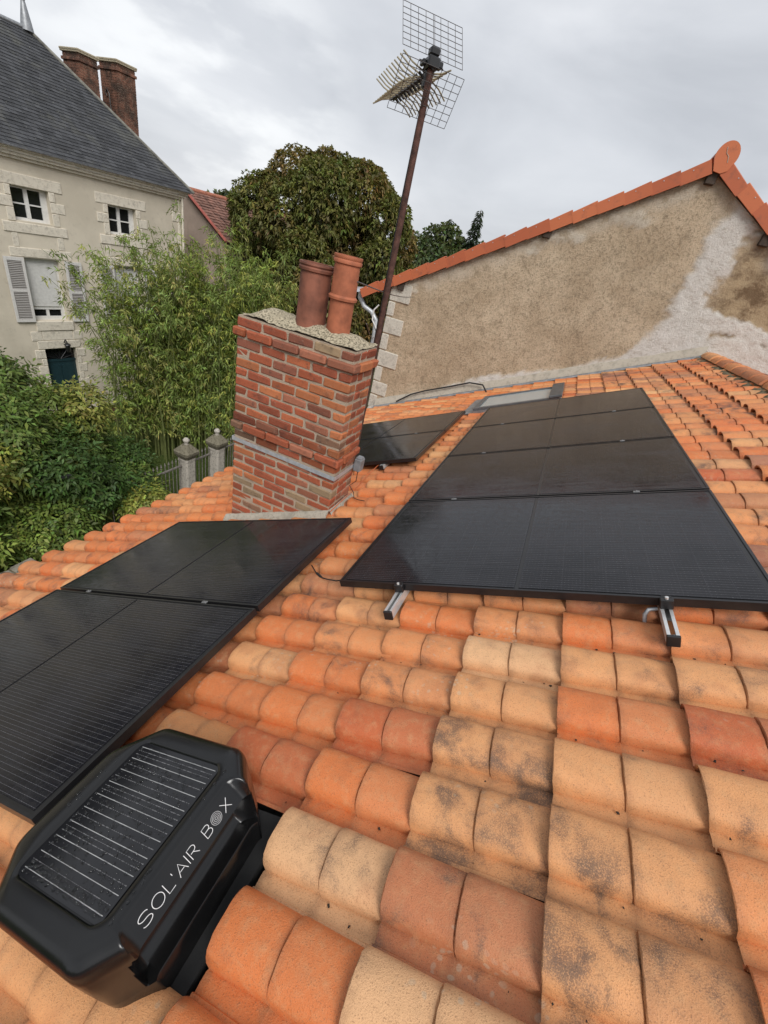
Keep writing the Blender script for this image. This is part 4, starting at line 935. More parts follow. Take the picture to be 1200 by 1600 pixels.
# slate hip roof: planes under rows of real slates
def slate_mat():
    m = Mat('old_slate', 0.55, 0.4); n1 = m.noise(1.2, 5, 0.65); n2 = m.noise(16, 4, 0.7); at_ = m.attr('sc')
    b = m.mix(at_, (0.10, 0.10, 0.085), m.math('MULTIPLY', m.step(n1, 0.5, 0.72), 0.6)); b = m.mix(b, (0.26, 0.26, 0.22), m.math('MULTIPLY', m.step(n2, 0.62, 0.72), 0.6))
    m.col(b); m.bump(n2, 0.4, 0.01); return m.m
M_SLATE = slate_mat(); ov = 0.32; zE, oR, zR = 0.13, 3.03, 3.19; sR = 10.45; sE = S1_ + 0.32
M_SLB = plain('slate_underlay', (0.03, 0.032, 0.036), 0.7)
def flare(t): return 0.16*(1-t)**4                        # bell-cast at the eaves
mh.part('roof_base', MB().add([(S0_,-ov,zE),(sE,-ov,zE),(sR,oR,zR-0.06),(S0_,oR,zR-0.06),(sE,2*oR+ov,zE),(S0_,2*oR+ov,zE)], [(0,1,2,3),(1,4,2),(3,2,4,5)]), M_SLB)
SV, SF, SC = [], [], []
def slates(pA, pB, qA, qB, rowh, wid):                   # eave edge pA->pB, ridge edge qA->qB
    pA, pB, qA, qB = map(Vector, (pA, pB, qA, qB)); up = ((qA+qB)/2 - (pA+pB)/2); 
    n_ = (pB-pA).cross(qB-pA).normalized(); n_ = n_ if n_.z > 0 else -n_
    H_ = (qA-pA); nr = int((qA - pA).dot((qA-pA).normalized()) / rowh) if abs((qA-pA).length) > 0 else 30
    nr = max(4, int(((qA+qB)/2 - (pA+pB)/2).length / rowh * 0.9))
    for r_ in range(nr):
        t0, t1 = r_/nr, min(1.02, (r_+1.35)/nr)
        a0, b0, a1, b1 = pA.lerp(qA, t0), pB.lerp(qB, t0), pA.lerp(qA, t1), pB.lerp(qB, t1)
        L_ = (b0-a0).length; m_ = max(1, int(L_/wid)); off = 0.5 if r_ % 2 else 0.0
        fl0, fl1 = flare(t0), flare(t1)
        for c_ in range(-1, m_+1):
            f0, f1 = (c_+off)/m_, (c_+off+0.97)/m_; f0, f1 = max(0, f0), min(1, f1)
            if f1 - f0 < 0.1/m_: continue
            j = rnd.uniform(0, 0.006); b = len(SV); lo = 0.022 + j
            P0, P1, P2, P3 = a0.lerp(b0, f0), a0.lerp(b0, f1), a1.lerp(b1, f1), a1.lerp(b1, f0)
            zz0, zz1 = Vector((0,0,fl0*0.5)), Vector((0,0,fl1*0.5))
            for p in (P0 + n_*lo + zz0*0, P1 + n_*lo + zz0*0, P2 + n_*0.006, P3 + n_*0.006, P0 + n_*(lo-0.012), P1 + n_*(lo-0.012)): SV.append((p.x-10, p.y, p.z+CZ))
            SF.extend([(b,b+1,b+2,b+3),(b,b+4,b+5,b+1)])
            g_ = rnd.uniform(0.03, 0.065); cc = (g_*0.95, g_*0.98, g_*1.06, 1); SC.extend([cc]*6)
slates((3.0,-ov,zE), (sE,-ov,zE), (3.0,oR,zR), (sR,oR,zR), 0.115, 0.2)
slates((sE,-ov,zE), (sE,2*oR+ov,zE), (sR,oR,zR), (sR+0.01,oR,zR), 0.115, 0.22)
me = bpy.data.meshes.new('slates'); me.from_pydata(SV, [], SF); me.materials.append(M_SLATE)
at = me.attributes.new('sc', 'FLOAT_COLOR', 'POINT'); at.data.foreach_set('color', np.array(SC, dtype=np.float32).ravel()); props(child('slates', me, mh.o), kind='stuff')
mh.part('hip_flashing', MB().tube([(sE,-ov,zE+0.03),(sR,oR,zR+0.03)], 0.05, 8), plain('lichened_hip', (0.17, 0.165, 0.14), 0.9, var=0.5, scale=5), 60)
mh.part('ridge_capping', MB().tube([(S0_,oR,zR+0.03),(sR+0.05,oR,zR+0.03)], 0.06, 8), M_ZINC, 60)
mh.part('finial', MB().lathe([(0.17,0),(0.13,0.25),(0.06,0.62),(0.05,0.66),(0.08,0.70),(0.05,0.75),(0.02,0.8),(0.02,1.1),(0.06,1.14),(0.01,1.2)], (sR-0.02,oR,zR-0.02), 12).tube([(sR-0.15,oR,zR+0.92),(sR-0.06,oR,zR+0.98),(sR+0.06,oR,zR+0.98),(sR+0.15,oR,zR+0.92)], 0.012, 5), M_ZINC, 50)
mh.part('gable_downpipe', MB().tube([(S1_-0.03,-0.1,0.0),(S1_-0.03,-0.06,-CZ)], 0.04, 8), M_LIME, 60)
# two brick stacks
def brickwork(name):
    m = Mat(name, 0.9, 0.15); oc = m.objco(); q = m.n('ShaderNodeTexBrick'); m.t.links.new(oc, q.inputs[0]); n1 = m.noise(2.2, 5, 0.65); n2 = m.noise(25, 4, 0.7)
    b = m.mix((0.17, 0.075, 0.05), (0.25, 0.125, 0.085), m.step(m.noise(12, 3), 0.4, 0.6)); b = m.mix(b, (0.035, 0.03, 0.026), m.math('MULTIPLY', m.step(n1, 0.36, 0.62), 0.85)); b = m.mix(b, (0.3, 0.25, 0.2), m.math('MULTIPLY', m.step(n2, 0.58, 0.7), 0.4))
    m.col(b); m.bump(n2, 0.7, 0.01); return m.m
M_STK = brickwork('sooty_brickwork')
def stack(sa, sb, oa, ob, zb, ztp, lab):
    t = Thing('brick_chimney', lab, 'chimney', HF, ((sa+sb)/2, (oa+ob)/2, zb), 'brick stacks on the slate roof')
    mb = MB(); r_ = 0
    z = zb
    while z < ztp - 0.07:
        j = rnd.uniform(-0.004, 0.004); n_ = 3 if r_ % 2 else 4
        w_ = sb - sa; e_ = [0]+[ (k+ (0.5 if r_ % 2 else 1))/4 for k in range(4)]; e_ = [q for q in e_ if q < 0.99]+[1]
        for a, b in zip(e_, e_[1:]): mb.box((sa+w_*a+0.006,oa+rnd.uniform(-.004,.004),z), (sa+w_*b-0.006,oa+0.1,z+0.06))
        d_ = ob - oa
        for a, b in zip(e_, e_[1:]): mb.box((sa+rnd.uniform(-.004,.004),oa+0.1+(d_-0.1)*a+0.004,z), (sa+0.1,oa+0.1+(d_-0.1)*b-0.006,z+0.06))
        z += 0.072; r_ += 1
    t.part('brick_courses', mb, M_STK, kind='stuff')
    t.part('mortar_core', MB().box((sa+0.012,oa+0.012,zb), (sb-0.012,ob,ztp-0.08)), M_MORTAR)
    t.part('corbel', MB().cbox((sa-0.04,oa-0.04,ztp-0.28), (sb+0.04,ob+0.04,ztp-0.2), 0.01), M_STK)
    t.part('cap', MB().cbox((sa-0.05,oa-0.05,ztp-0.08), (sb+0.05,ob+0.05,ztp), 0.012).cbox((sa-0.06,oa-0.06,ztp-0.035), (sb+0.06,ob+0.06,ztp+0.02), 0.012), M_CROWN); return t
stack(11.62, 12.22, 2.55, 3.45, 0.6, 3.22, 'left brick stack behind the hip of the slate roof')
t2 = stack(12.92, 13.58, 2.55, 3.55, 0.3, 3.42, 'right brick stack with an iron tie behind the slate roof hip')
cu = [(13.27,2.53,2.55-0.02)]
so_ = 12.90
t2.part('iron_tie', MB().tube([(so_,3.22,2.42),(so_,3.30,2.52),(so_,3.2,2.62),(so_,3.1,2.5),(so_,3.08,2.2),(so_,3.05,1.9),(so_,2.95,1.78),(so_,2.86,1.86),(so_,2.93,1.95)], 0.022, 6).tube([(12.22,3.1,2.2),(12.91,3.08,2.2)], 0.014, 5), M_WIRE, 60)

# small annex with a red tiled roof behind the manor
A_ = Vector((-16.79,17.15,0.26)); e_ = Vector((0.301,0.954,0)); dn = Vector((2.02,-0.62,-0.95)); 
an = Thing('annex', 'small beige annex with mossy red tiled roof behind the manor house corner', 'house', WF, tuple(A_ + Vector((0,0,-CZ-0.26))))
nrm = e_.cross(dn).normalized(); nrm = nrm if nrm.z > 0 else -nrm
an.part('roof_base', MB().prism([A_-e_*0.1, A_-e_*0.1+dn*1.5, A_+e_*7+dn*1.5, A_+e_*7], -nrm*0.12), plain('annex_underlay', (0.1, 0.04, 0.03), 0.9))
tv = MB()
for r_ in range(16):
    for c_ in range(38):
        p = A_ - e_*0.15 + e_*(c_*0.19+rnd.uniform(-.01,.01)) + dn*(r_*1.5/16); q = p + dn*(1.5/16*1.25)
        w_ = e_*0.18; tv.add([p+nrm*0.01, p+w_+nrm*0.01, q+w_+nrm*(0.035+rnd.uniform(0,.02)), q+nrm*(0.035+rnd.uniform(0,.02)), q+nrm*0.01, q+w_+nrm*0.01], [(0,1,2,3),(3,2,5,4)])
an.part('tile_field', tv, plain('mossy_red_tiles', (0.19, 0.095, 0.07), 0.85, var=0.55, scale=4.5), kind='stuff')
an.part('ridge', MB().tube([A_-e_*0.15+Vector((0,0,0.03)), A_+e_*7+Vector((0,0,0.03))], 0.09, 8), plain('annex_ridge', (0.34, 0.13, 0.08), 0.8, var=0.3), 60)
an.part('verge', MB().tube([A_-e_*0.12, A_-e_*0.12+dn*1.5], 0.06, 6), plain('annex_verge', (0.3, 0.08, 0.06), 0.8, var=0.3), 60)
dn2 = Vector((-dn.x, -dn.y, dn.z))
an.part('wall', MB().prism([A_+Vector((0,0,-0.14)), A_+dn*1.4+Vector((0,0,-0.14)), Vector((*(A_+dn*1.4).xy, -CZ)), Vector((*(A_+dn2*1.4).xy, -CZ)), A_+dn2*1.4+Vector((0,0,-0.14))], e_*6.5), plain('annex_render', (0.43, 0.34, 0.28), 0.9, var=0.1, scale=3))
an.part('rear_roof', MB().prism([A_-e_*0.1, A_+e_*7, A_+e_*7+dn2*1.5, A_-e_*0.1+dn2*1.5], -nrm*0.05), plain('annex_rear', (0.2, 0.08, 0.06), 0.9))

# ================================================================== garden fence, pillars, wall
M_PIL = mortar_material('lichened_concrete', (0.5, 0.46, 0.4), 22, (0.08, 0.075, 0.06), 0.7)
def pillar(px_, py_, ztop, lab):
    t = Thing('gate_pillar', lab, 'pillar', WF, (px_, py_, -CZ), 'stone gate pillars')
    w = 0.165
    def sq(r_, z, ch_=0.25): c_ = r_*(1-ch_); return [(px_+a, py_+b, z) for a, b in ((r_,-c_),(r_,c_),(c_,r_),(-c_,r_),(-r_,c_),(-r_,-c_),(-c_,-r_),(c_,-r_))]
    t.part('shaft', MB().loft([sq(w,-CZ), sq(w,ztop-0.62), sq(w*1.05,ztop-0.60), sq(w*1.05,ztop-0.52)], True, False, True), M_PIL)
    t.part('cap', MB().loft([sq(w*1.1,ztop-0.52), sq(w*1.45,ztop-0.40), sq(w*1.5,ztop-0.33), sq(w*1.3,ztop-0.30), sq(w*0.5,ztop-0.15)], True, True, True), mortar_material('mossy_cap', (0.2, 0.18, 0.13), 20, (0.04, 0.035, 0.02), 0.8))
    t.part('finial_ball', MB().lathe([(0.06,-0.16),(0.05,-0.1),(0.085,-0.05),(0.085,-0.02),(0.04,0.03),(0.01,0.04)], (px_, py_, ztop), 12), M_PIL, 60)
pillar(-8.0, 7.94, -5.3, 'nearer stone gate pillar with pointed mossy cap below the eave')
pillar(-7.92, 9.0, -5.3, 'farther stone gate pillar beside the chimney, behind the first one')
M_IRON = plain('weathered_railing_iron', (0.22, 0.2, 0.18), 0.6, 0.2, var=0.35, scale=20)
def fence(ya, yb, lab, xx=-7.97):
    t = Thing('iron_fence', lab, 'fence', WF, (xx, (ya+yb)/2, -CZ), 'iron railings between the pillars')
    t.part('rail', MB().box((xx-0.02,ya,-6.02), (xx+0.02,yb,-5.98)), M_IRON); t.part('rail', MB().box((xx-0.02,ya,-7.02), (xx+0.02,yb,-6.98)), M_IRON)
    n_ = int((yb-ya)/0.115); mbp = MB().tube([(0,0,-7.2+CZ),(0,0,-5.85+CZ)], 0.011, 6).lathe([(0.011,0),(0.024,0.03),(0.002,0.12)], (0,0,-5.85+CZ), 6).mesh('picket', M_IRON)
    for k in range(n_): child('picket', mbp, t.o, Matrix.Translation((0, ya+(k+0.5)*(yb-ya)/n_ - (ya+yb)/2, 0)))
    t.part('footing', MB().box((xx-0.12,ya,-CZ), (xx+0.12,yb,-7.2)), M_PIL)
fence(8.16, 8.78, 'short iron railing between the two stone pillars'); fence(5.6, 7.72, 'iron railing left of the nearer stone pillar, half hidden by the shrub'); fence(9.23, 12.5, 'iron railing right of the farther stone pillar, behind the chimney')
sw = MB()
for r_ in range(5):
    y = 0.5 + (0.2 if r_ % 2 else 0)
    while y < 3.3:
        L_ = rnd.uniform(0.25, 0.5); h_ = 0.27; sw.cbox((-7.55+rnd.uniform(-.03,.03),y,-CZ+r_*h_), (-7.15+rnd.uniform(-.03,.03),y+L_-0.02,-CZ+(r_+1)*h_-0.02), 0.03, None, 0.015); y += L_
gw = Thing('garden_wall', 'low mossy stone garden wall at the left edge below the shrubs', 'wall', WF, (-7.4, 2.5, -CZ))
gw.part('stones', sw, mortar_material('mossy_rubble', (0.3, 0.27, 0.22), 12, (0.06, 0.06, 0.04), 0.8), 40, kind='stuff')
gw.part('core', MB().box((-7.5,0.5,-CZ), (-7.2,3.3,-CZ+1.3)), M_MOSS)

# ================================================================== plants
def leaf_mat(name, trans=0.25, rough=0.55):
    m = Mat(name, rough, 0.35); c = m.attr('lc'); m.col(c)
    tr = m.n('ShaderNodeBsdfTranslucent'); m.put(tr.inputs[0], m.mix(c, (0.25, 0.3, 0.03), 0.35)); ms = m.n('ShaderNodeMixShader'); ms.inputs[0].default_value = trans
    out = m.t.nodes['Material Output']; m.t.links.new(m.p.outputs[0], ms.inputs[1]); m.t.links.new(tr.outputs[0], ms.inputs[2]); m.t.links.new(ms.outputs[0], out.inputs[0]); return m.m
M_LEAF = leaf_mat('leaves'); M_BARK = plain('bark', (0.09, 0.07, 0.05), 0.9, var=0.4, scale=8, bump=0.6, bdist=0.02); M_CULM = plain('bamboo_culm', (0.13, 0.15, 0.05), 0.5, var=0.35, scale=4)
def unit(v): return v / np.maximum(1e-9, np.linalg.norm(v, axis=1, keepdims=True))
def leaf_mesh(name, base, d, nrm, L, W, col, droop=0.25):
    """base (N,3); d leaf direction; nrm approximate normal; one folded diamond (two triangles each side) per leaf"""
    n = len(base); d = unit(d); side = unit(np.cross(d, nrm)); up = np.cross(side, d)
    L = np.broadcast_to(np.asarray(L, float), (n,))[:, None]; W = np.broadcast_to(np.asarray(W, float), (n,))[:, None]
    mid = base + d*L*0.45
    tip = base + d*L - np.array([0, 0, 1.0])*L*droop
    v = np.stack([base, mid - side*W/2 + up*W*0.12, tip, mid + side*W/2 + up*W*0.12], 1).reshape(-1, 3)
    me = bpy.data.meshes.new(name); idx = np.arange(4*n, dtype=np.int32)
    me.vertices.add(4*n); me.vertices.foreach_set('co', v.astype(np.float32).ravel())
    me.loops.add(4*n); me.loops.foreach_set('vertex_index', idx); me.polygons.add(n); me.polygons.foreach_set('loop_start', idx[::4]); me.polygons.foreach_set('loop_total', np.full(n, 4, np.int32))
    me.update(calc_edges=True)
    a = me.attributes.new('lc', 'FLOAT_COLOR', 'POINT'); a.data.foreach_set('color', np.repeat(np.c_[col, np.ones(n)], 4, 0).astype(np.float32).ravel())
    me.materials.append(M_LEAF); return me
def shell(lobes, n, rmin=0.72, keep=0.72, zmin=None):
    """random points in the outer shell of a union of ellipsoids; returns points, outward directions, lobe index"""
    C = np.array([l[0] for l in lobes]); S = np.array([l[1] for l in lobes]); out = []; dirs = []; ids = []
    w = (S[:,0]*S[:,1] + S[:,0]*S[:,2] + S[:,1]*S[:,2]); w = w/w.sum(); tot = 0
    while tot < n:
        k = rng.choice(len(lobes), 4*n, p=w); q = unit(rng.normal(size=(4*n, 3))); r_ = rmin + (1.03-rmin)*rng.random((4*n, 1))**0.7
        p = C[k] + q*S[k]*r_
        dd = np.full(len(p), 9.0)
        for j in range(len(lobes)):
            e_ = np.linalg.norm((p - C[j])/S[j], axis=1); e_[k == j] = 9; dd = np.minimum(dd, e_)
        ok = dd > keep
        if zmin is not None: ok &= p[:,2] > zmin
        out.append(p[ok]); dirs.append(unit(q[ok]/S[k][ok])); ids.append(k[ok]); tot += ok.sum()
    return np.concatenate(out)[:n], np.concatenate(dirs)[:n], np.concatenate(ids)[:n]
def trunk(t, pts, r0, r1, limbs=(), mat=None):
    n_ = len(pts); mb = MB().tube(pts, [r0 + (r1-r0)*k/(n_-1) for k in range(n_)], 9)
    for l in limbs: mb.tube(l, [r1*0.8*(1-0.75*k/(len(l)-1)) for k in range(len(l))], 6)
    t.part('trunk', mb, mat or M_BARK, 60)
def jitter(c, n, amt=0.25, hue=0.12):
    c = np.tile(np.array(c), (n, 1)); return np.clip(c * (1 + amt*rng.normal(size=(n, 1))*0.6) * (1 + hue*rng.normal(size=(n, 3))*0.5), 0.004, 1)
def broadleaf(name, label, center, rad, nl, nleaf, cols, leafL, group=None, palmate=False, lobe_r=(0.26, 0.42), seed=1, flat=0.85, droop=0.3, spread=(0.55, 0.8), extra=()):
    r2 = random.Random(seed); c = Vector(center); lobes = []
    for k in range(nl):
        a = r2.uniform(0, 2*math.pi); z = r2.uniform(-0.75, 0.95); rr = math.sqrt(max(0, 1-z*z))*r2.uniform(*spread)
        s_ = r2.uniform(*lobe_r); lobes.append(((c.x+rad[0]*rr*math.cos(a), c.y+rad[1]*rr*math.sin(a), c.z+rad[2]*z*0.78), (rad[0]*s_, rad[1]*s_, rad[2]*s_*flat)))
    for (ek, ez, es) in extra: lobes.append(((c.x+0.86*ek*rad[0], c.y+0.5*ek*rad[0], c.z+ez*rad[2]), (rad[0]*es, rad[1]*es, rad[2]*es*flat)))
    lobes.append((tuple(c), tuple(q*0.58 for q in rad)))
    t = Thing(name, label, 'tree', WF, (c.x, c.y, -CZ), group)
    trunk(t, [(c.x,c.y,-CZ), (c.x+0.1,c.y,(c.z-CZ)/2), (c.x,c.y,c.z-rad[2]*0.2), (c.x+0.1,c.y+0.1,c.z+rad[2]*0.5)], rad[0]*0.085, rad[0]*0.04,
          [[(c.x,c.y,c.z-rad[2]*0.6), tuple(Vector(l[0]).lerp(c, 0.4)), l[0]] for l in lobes[:10]])
    p, d, ids = shell(lobes, nleaf)
    tone = np.array([cols[r2.randrange(len(cols))] for _ in lobes])[ids]; col = np.clip(tone*(1+0.3*rng.normal(size=(nleaf,1)))*(1+0.1*rng.normal(size=(nleaf,3))), 0.004, 1)
    if palmate:
        B, Dd, Nn, Cc, Ll = [], [], [], [], []
        for q in range(6):
            a = rng.normal(size=(nleaf,3)); h = unit(d*0.7 + a*0.9 + np.array([0,0,-0.22])); B.append(p); Dd.append(h); Nn.append(unit(d*0.5+np.array([0,0,1.0])+0.35*rng.normal(size=(nleaf,3)))); Cc.append(col*(1+0.1*rng.normal(size=(nleaf,1)))); Ll.append(leafL*rng.uniform(0.7,1.15,nleaf))
        me = leaf_mesh('crown', np.concatenate(B)-np.array([c.x,c.y,-CZ]), np.concatenate(Dd), np.concatenate(Nn), np.concatenate(Ll), np.concatenate(Ll)*0.46, np.clip(np.concatenate(Cc), 0.004, 1), 0.35)
    else:
        h = unit(d*0.6 + rng.normal(size=(nleaf,3))*0.8 + np.array([0,0,-0.2])); L_ = leafL*rng.uniform(0.7,1.2,nleaf)
        me = leaf_mesh('crown', p-np.array([c.x,c.y,-CZ]), h, unit(d+np.array([0,0,0.7])+0.6*rng.normal(size=(nleaf,3))), L_, L_*0.55, col, droop)
    child('crown', me, t.o); return t
OL = [(0.16,0.145,0.042),(0.14,0.142,0.038),(0.175,0.14,0.044),(0.145,0.15,0.04),(0.19,0.14,0.046)]
broadleaf('chestnut_tree', 'large olive brown chestnut tree behind the bamboo and chimney pots', (-10.75,18.9,-1.95), (4.3,4.1,5.1), 64, 34000, OL, 0.17, None, True, (0.15,0.33), 5, spread=(0.5, 0.82), extra=((-0.35,0.66,0.27),(0.05,0.7,0.25),(0.35,0.62,0.27),(0.62,0.4,0.26),(0.72,0.15,0.26),(-0.68,0.32,0.25),(-0.8,0.05,0.22),(0.5,0.66,0.14),(-0.1,0.82,0.14)))
GR = [(0.065,0.09,0.032),(0.05,0.078,0.03),(0.085,0.105,0.036)]
broadleaf('distant_tree', 'dark green tree rising behind the gable verge, left of the spruces', (-13.2,43,-0.6), (3.6,3,3.6), 14, 7000, GR, 0.42, 'trees beyond the gable', seed=8)
broadleaf('distant_tree', 'low dark green treetop behind the gable verge beside the spruces', (-10.2,46,-0.8), (3.4,3,3.8), 14, 6000, GR, 0.42, 'trees beyond the gable', seed=9)
broadleaf('distant_tree', 'dark treetop peeping above the annex roof ridge', (-24.5,28,-1.6), (2.6,2.4,2.6), 10, 4000, GR, 0.4, 'trees beyond the annex', seed=10)
def spruce(x, y, ztop, h, lab):
    t = Thing('spruce_tree', lab, 'tree', WF, (x, y, -CZ), 'spruces beyond the gable'); t.part('trunk', MB().tube([(x,y,-CZ),(x,y,ztop)], [0.25,0.02], 7), M_BARK)
    n = 3500; u = rng.random(n)**0.6; z = ztop - u*h; a = rng.random(n)*2*np.pi; tier = 0.75+0.25*np.sin(u*h*9); rr = (0.04+0.24*u*h)*tier*rng.random(n)**0.5
    p = np.c_[rr*np.cos(a), rr*np.sin(a), z+CZ-rr*0.25]; d = np.c_[np.cos(a), np.sin(a), np.full(n,-0.3)]
    child('crown', leaf_mesh('crown', p, d, np.tile((0,0,1.0),(n,1)), 0.4, 0.1, jitter((0.03,0.045,0.025), n), 0.2), t.o)
spruce(-10.75, 44, 4.5, 7, 'pointed dark spruce above the gable verge, the taller one'); spruce(-13.1, 44, 3.4, 6, 'small pointed spruce tip left of the taller spruce'); spruce(-22.8, 26.5, 0.95, 5, 'tiny conifer tip above the annex roof')

# bamboo clump
bb = Thing('bamboo_clump', 'tall pale green bamboo clump in front of the manor house', 'bamboo', WF, (-11.2, 10.6, -CZ))
cul = MB(); LB, LD, LN, LC = [], [], [], []
culms = []
for k in range(205):
    f_ = rnd.random(); bx_ = -11.7 + 3.2*f_ + rnd.gauss(0, 0.2); by_ = 9.7 + 3.2*f_ + rnd.gauss(0, 0.6)
    H_ = rnd.uniform(5.6, 7.9); H_ *= 0.84 + 0.16*math.sin(math.pi*min(1, max(0, f_)))
    la = rnd.uniform(0, 2*math.pi); ln = rnd.uniform(0.3, 1.5)
    if rnd.random() < 0.3: la = rnd.uniform(2.6, 4.2); ln *= 1.25      # some arch out toward the lawn
    pts = []
    for s_ in range(9):
        t_ = s_/8; pts.append(Vector((bx_ + math.cos(la)*ln*t_**2.4, by_ + math.sin(la)*ln*t_**2.4, -CZ + H_*t_*(1-0.10*ln*t_**3))))
    cul.tube(pts, [0.022*(1-0.85*s_/8)+0.002 for s_ in range(9)], 5, False); culms.append(pts)
bb.part('culms', cul, M_CULM, 60)
GB = [(0.26,0.33,0.065),(0.21,0.28,0.06),(0.34,0.37,0.08),(0.19,0.25,0.06),(0.36,0.36,0.11),(0.25,0.33,0.09)]
for pts in culms:
    tone = np.array(rnd.choice(GB))
    for tw in range(30):
        t_ = 0.16 + 0.84*(tw+rnd.random())/30; i = min(7, int(t_*8)); p = pts[i].lerp(pts[i+1], t_*8-i)
        if rnd.random() < 0.3*max(0, t_-0.6)/0.4: continue
        a = rnd.uniform(0, 2*math.pi); bl = rnd.uniform(0.25, 0.75)*(1.15-0.55*t_)
        dv = np.array([math.cos(a), math.sin(a), rnd.uniform(0.1, 0.7)]); n = 17
        s_ = np.linspace(0.25, 1.0, n)[:, None]*bl
        q = np.array(p)[None] + s_*dv + np.array([0,0,-0.42])*(s_**2)/max(bl, .1) + rng.normal(size=(n,3))*0.035
        LB.append(q); LD.append(dv*0.55 + rng.normal(size=(n,3))*0.55 + np.array([0,0,-0.55])); LN.append(rng.normal(size=(n,3))*0.5+np.array([0,0,1.0])); LC.append(tone*(1+0.22*rng.normal(size=(n,1)))*(1+0.07*rng.normal(size=(n,3)))*rnd.uniform(0.75,1.2))
q = np.concatenate(LB); n = len(q)
child('foliage', leaf_mesh('foliage', q-np.array([-11.2,10.6,-CZ]), np.concatenate(LD), np.concatenate(LN), rng.uniform(0.10,0.2,n), 0.03, np.clip(np.concatenate(LC),0.004,1), 0.15), bb.o)

# shrubs below the eave
def shrub(name, label, lobes, nleaf, cols, L_, group=None, pin=5):
    c = np.mean([l[0] for l in lobes], 0); t = Thing(name, label, 'shrub', WF, (c[0], c[1], -CZ), group)
    st_ = MB()
    for l in lobes[:9]: st_.tube([(c[0]+rnd.gauss(0,.3), c[1]+rnd.gauss(0,.3), -CZ), tuple(Vector(l[0])*0.6+Vector((c[0],c[1],-5.5))*0.4), l[0]], [0.04,0.025,0.01], 6)
    t.part('stems', st_, M_BARK, 60)
    p, d, ids = shell(lobes, nleaf, 0.6, 0.7)
    tone = np.array([rnd.choice(cols) for _ in lobes])[ids]; cc = tone*(1+0.28*rng.normal(size=(nleaf,1)))
    B, Dd, Nn, Cc, Ll = [], [], [], [], []
    ax = unit(d*0.6 + rng.normal(size=(nleaf,3))*0.6 + np.array([0,0,-0.25])); nn = unit(d + np.array([0,0,0.8]) + rng.normal(size=(nleaf,3))*0.5); sd_ = unit(np.cross(ax, nn))
    for q in range(pin):
        s_ = 0 if q == pin-1 else (1 if q % 2 else -1); f_ = (q//2)/max(1, pin//2)
        B.append(p + ax*L_*(0.3+1.5*f_)); Dd.append(unit(ax*(1.0 if s_ == 0 else 0.45) + sd_*s_*0.9 + rng.normal(size=(nleaf,3))*0.15)); Nn.append(nn); Cc.append(cc*(1+0.08*rng.normal(size=(nleaf,3)))); Ll.append(L_*rng.uniform(0.75,1.2,nleaf))
    LL = np.concatenate(Ll); child('foliage', leaf_mesh('foliage', np.concatenate(B)-np.array([c[0],c[1],-CZ]), np.concatenate(Dd), np.concatenate(Nn), LL*np.tile(rng.choice([0.7,1.0,1.35], nleaf), pin), LL*0.5, np.clip(np.concatenate(Cc),0.004,1), 0.2), t.o)
r3 = random.Random(3)
DK = [(0.09,0.15,0.03),(0.13,0.19,0.04),(0.065,0.12,0.028),(0.19,0.25,0.05),(0.1,0.16,0.032),(0.27,0.3,0.06)]
def rl(n, cx, cy, cz, ex, ey, ez, r0, r1): return [((cx+r3.uniform(-ex,ex), cy+r3.uniform(-ey,ey), cz+r3.uniform(-ez,ez)), tuple(r3.uniform(r0,r1)*k for k in (1,1,0.9))) for _ in range(n)]
shrub('leafy_shrub', 'dense dark green shrub spilling over the railing below the eave', rl(22, -8.95,5.9,-6.05, 0.7,1.0,0.5, 0.35,0.62)+rl(5, -8.0,6.6,-6.2, 0.2,0.5,0.3, 0.3,0.5)+rl(16,-8.7,4.5,-5.55,0.6,0.9,0.7,0.4,0.75)+rl(12,-8.3,3.9,-6.3,0.4,1.0,0.5,0.4,0.65), 13500, DK, 0.10, 'garden shrubs')
shrub('leafy_shrub', 'tall green shrub with yellowing leaves at the left edge', rl(20, -9.5,4.5,-4.6, 0.9,1.0,0.75, 0.45,0.8)+rl(12,-9.1,5.6,-4.75,0.35,0.45,0.55,0.35,0.6)+rl(8,-9.0,3.4,-5.4,0.7,0.9,0.9,0.5,0.8), 10500, [(0.095,0.15,0.03),(0.12,0.175,0.038),(0.15,0.2,0.042),(0.08,0.13,0.028),(0.11,0.16,0.034),(0.24,0.25,0.055)], 0.10, 'garden shrubs')
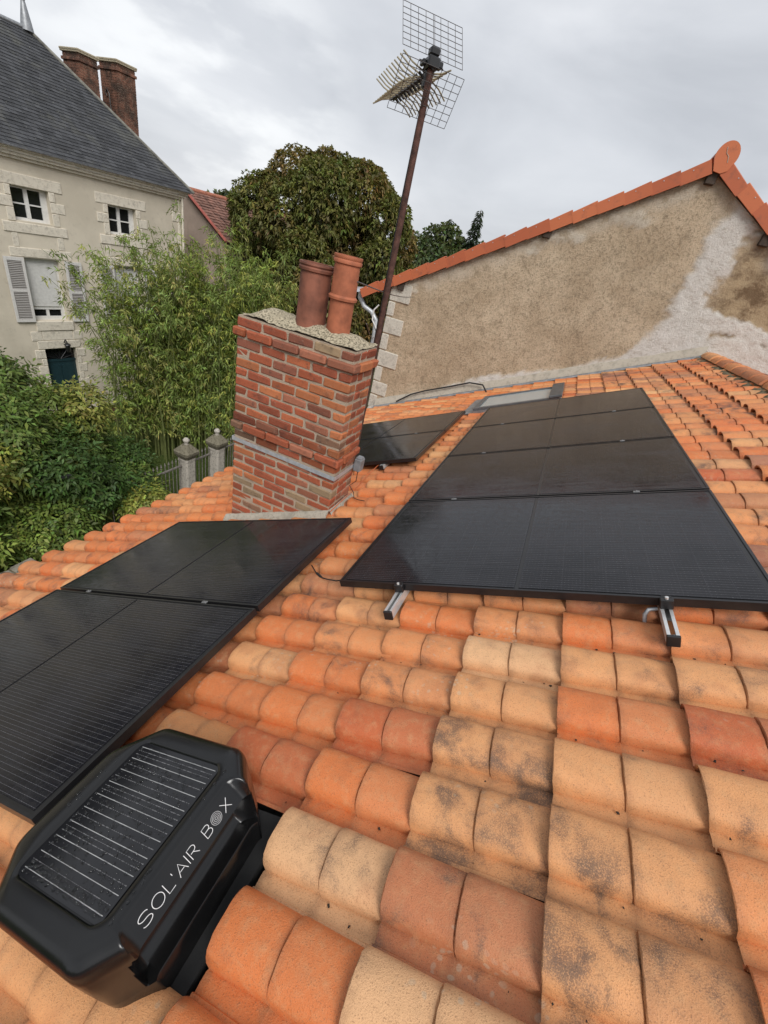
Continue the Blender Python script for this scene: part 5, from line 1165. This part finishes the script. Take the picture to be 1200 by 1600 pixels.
shrub('leafy_shrub', 'upper thin-branched shrub rising against the manor house wall at the left edge', rl(9, -10.1,5.0,-3.75, 0.5,0.5,0.4, 0.25,0.42), 2600, [(0.08,0.115,0.03),(0.12,0.15,0.04)], 0.095, 'garden shrubs')
shrub('flower_bed', 'low reddish plants at the foot of the manor house wall', rl(12, -14.0,12.4,-7.35, 0.5,1.6,0.1, 0.2,0.4), 1800, [(0.12,0.05,0.03),(0.08,0.09,0.03),(0.1,0.04,0.03)], 0.09, None)
# lawn tufts
n = 16000; q = np.c_[rng.uniform(-14.9,-8.6,n), rng.uniform(7.0,15,n), np.full(n,-CZ+0.005)]
gm = leaf_mesh('grass', q, rng.normal(size=(n,3))*0.4+np.array([0,0,1.0]), rng.normal(size=(n,3)), rng.uniform(0.05,0.11,n), 0.018, jitter((0.085,0.125,0.03), n, 0.3), 0.0)
go = bpy.data.objects.new('grass', gm); COL.objects.link(go); go.location = (0,0,CZ); props(go, 'short green lawn grass between shrubs and manor house', 'grass', None, 'stuff')

# small debris on the near tiles
db = MB()
for k in range(90):
    u, y = rnd.uniform(-1.4, 0.8), rnd.uniform(0.35, 1.7); ph = ((y - Y0 + 0.203) / RY) % 1.0
    if BU0-0.1 < u < BU1+0.05 and y < 0.6: continue
    h = 0.026 - 0.0225*(((u-U0)/CU) % 1.0) + (0.0 if ph*RY < 0.045 else 0.0)
    if ph*RY > 0.042:
        y = y - (ph*RY - rnd.uniform(0.012, 0.04))
    r_ = rnd.choice((0.001, 0.0014, 0.002, 0.003)); a = rnd.uniform(0, 6.28)
    db.cbox((-r_*1.3,-r_*0.9,0), (r_*1.3,r_*0.9,r_*0.8), 0.0012, Matrix.Translation((u, y, h)) @ Matrix.Rotation(a, 4, 'Z') @ Matrix.Rotation(rnd.uniform(-.3,.3), 4, 'X'), 0.001)
do_ = bpy.data.objects.new('debris', db.mesh('debris', plain('dark_debris', (0.03, 0.024, 0.018), 0.9))); COL.objects.link(do_); do_.matrix_world = RF
props(do_, 'dark specks of leaf litter caught in the pans of the near tiles', 'debris', None, 'stuff')
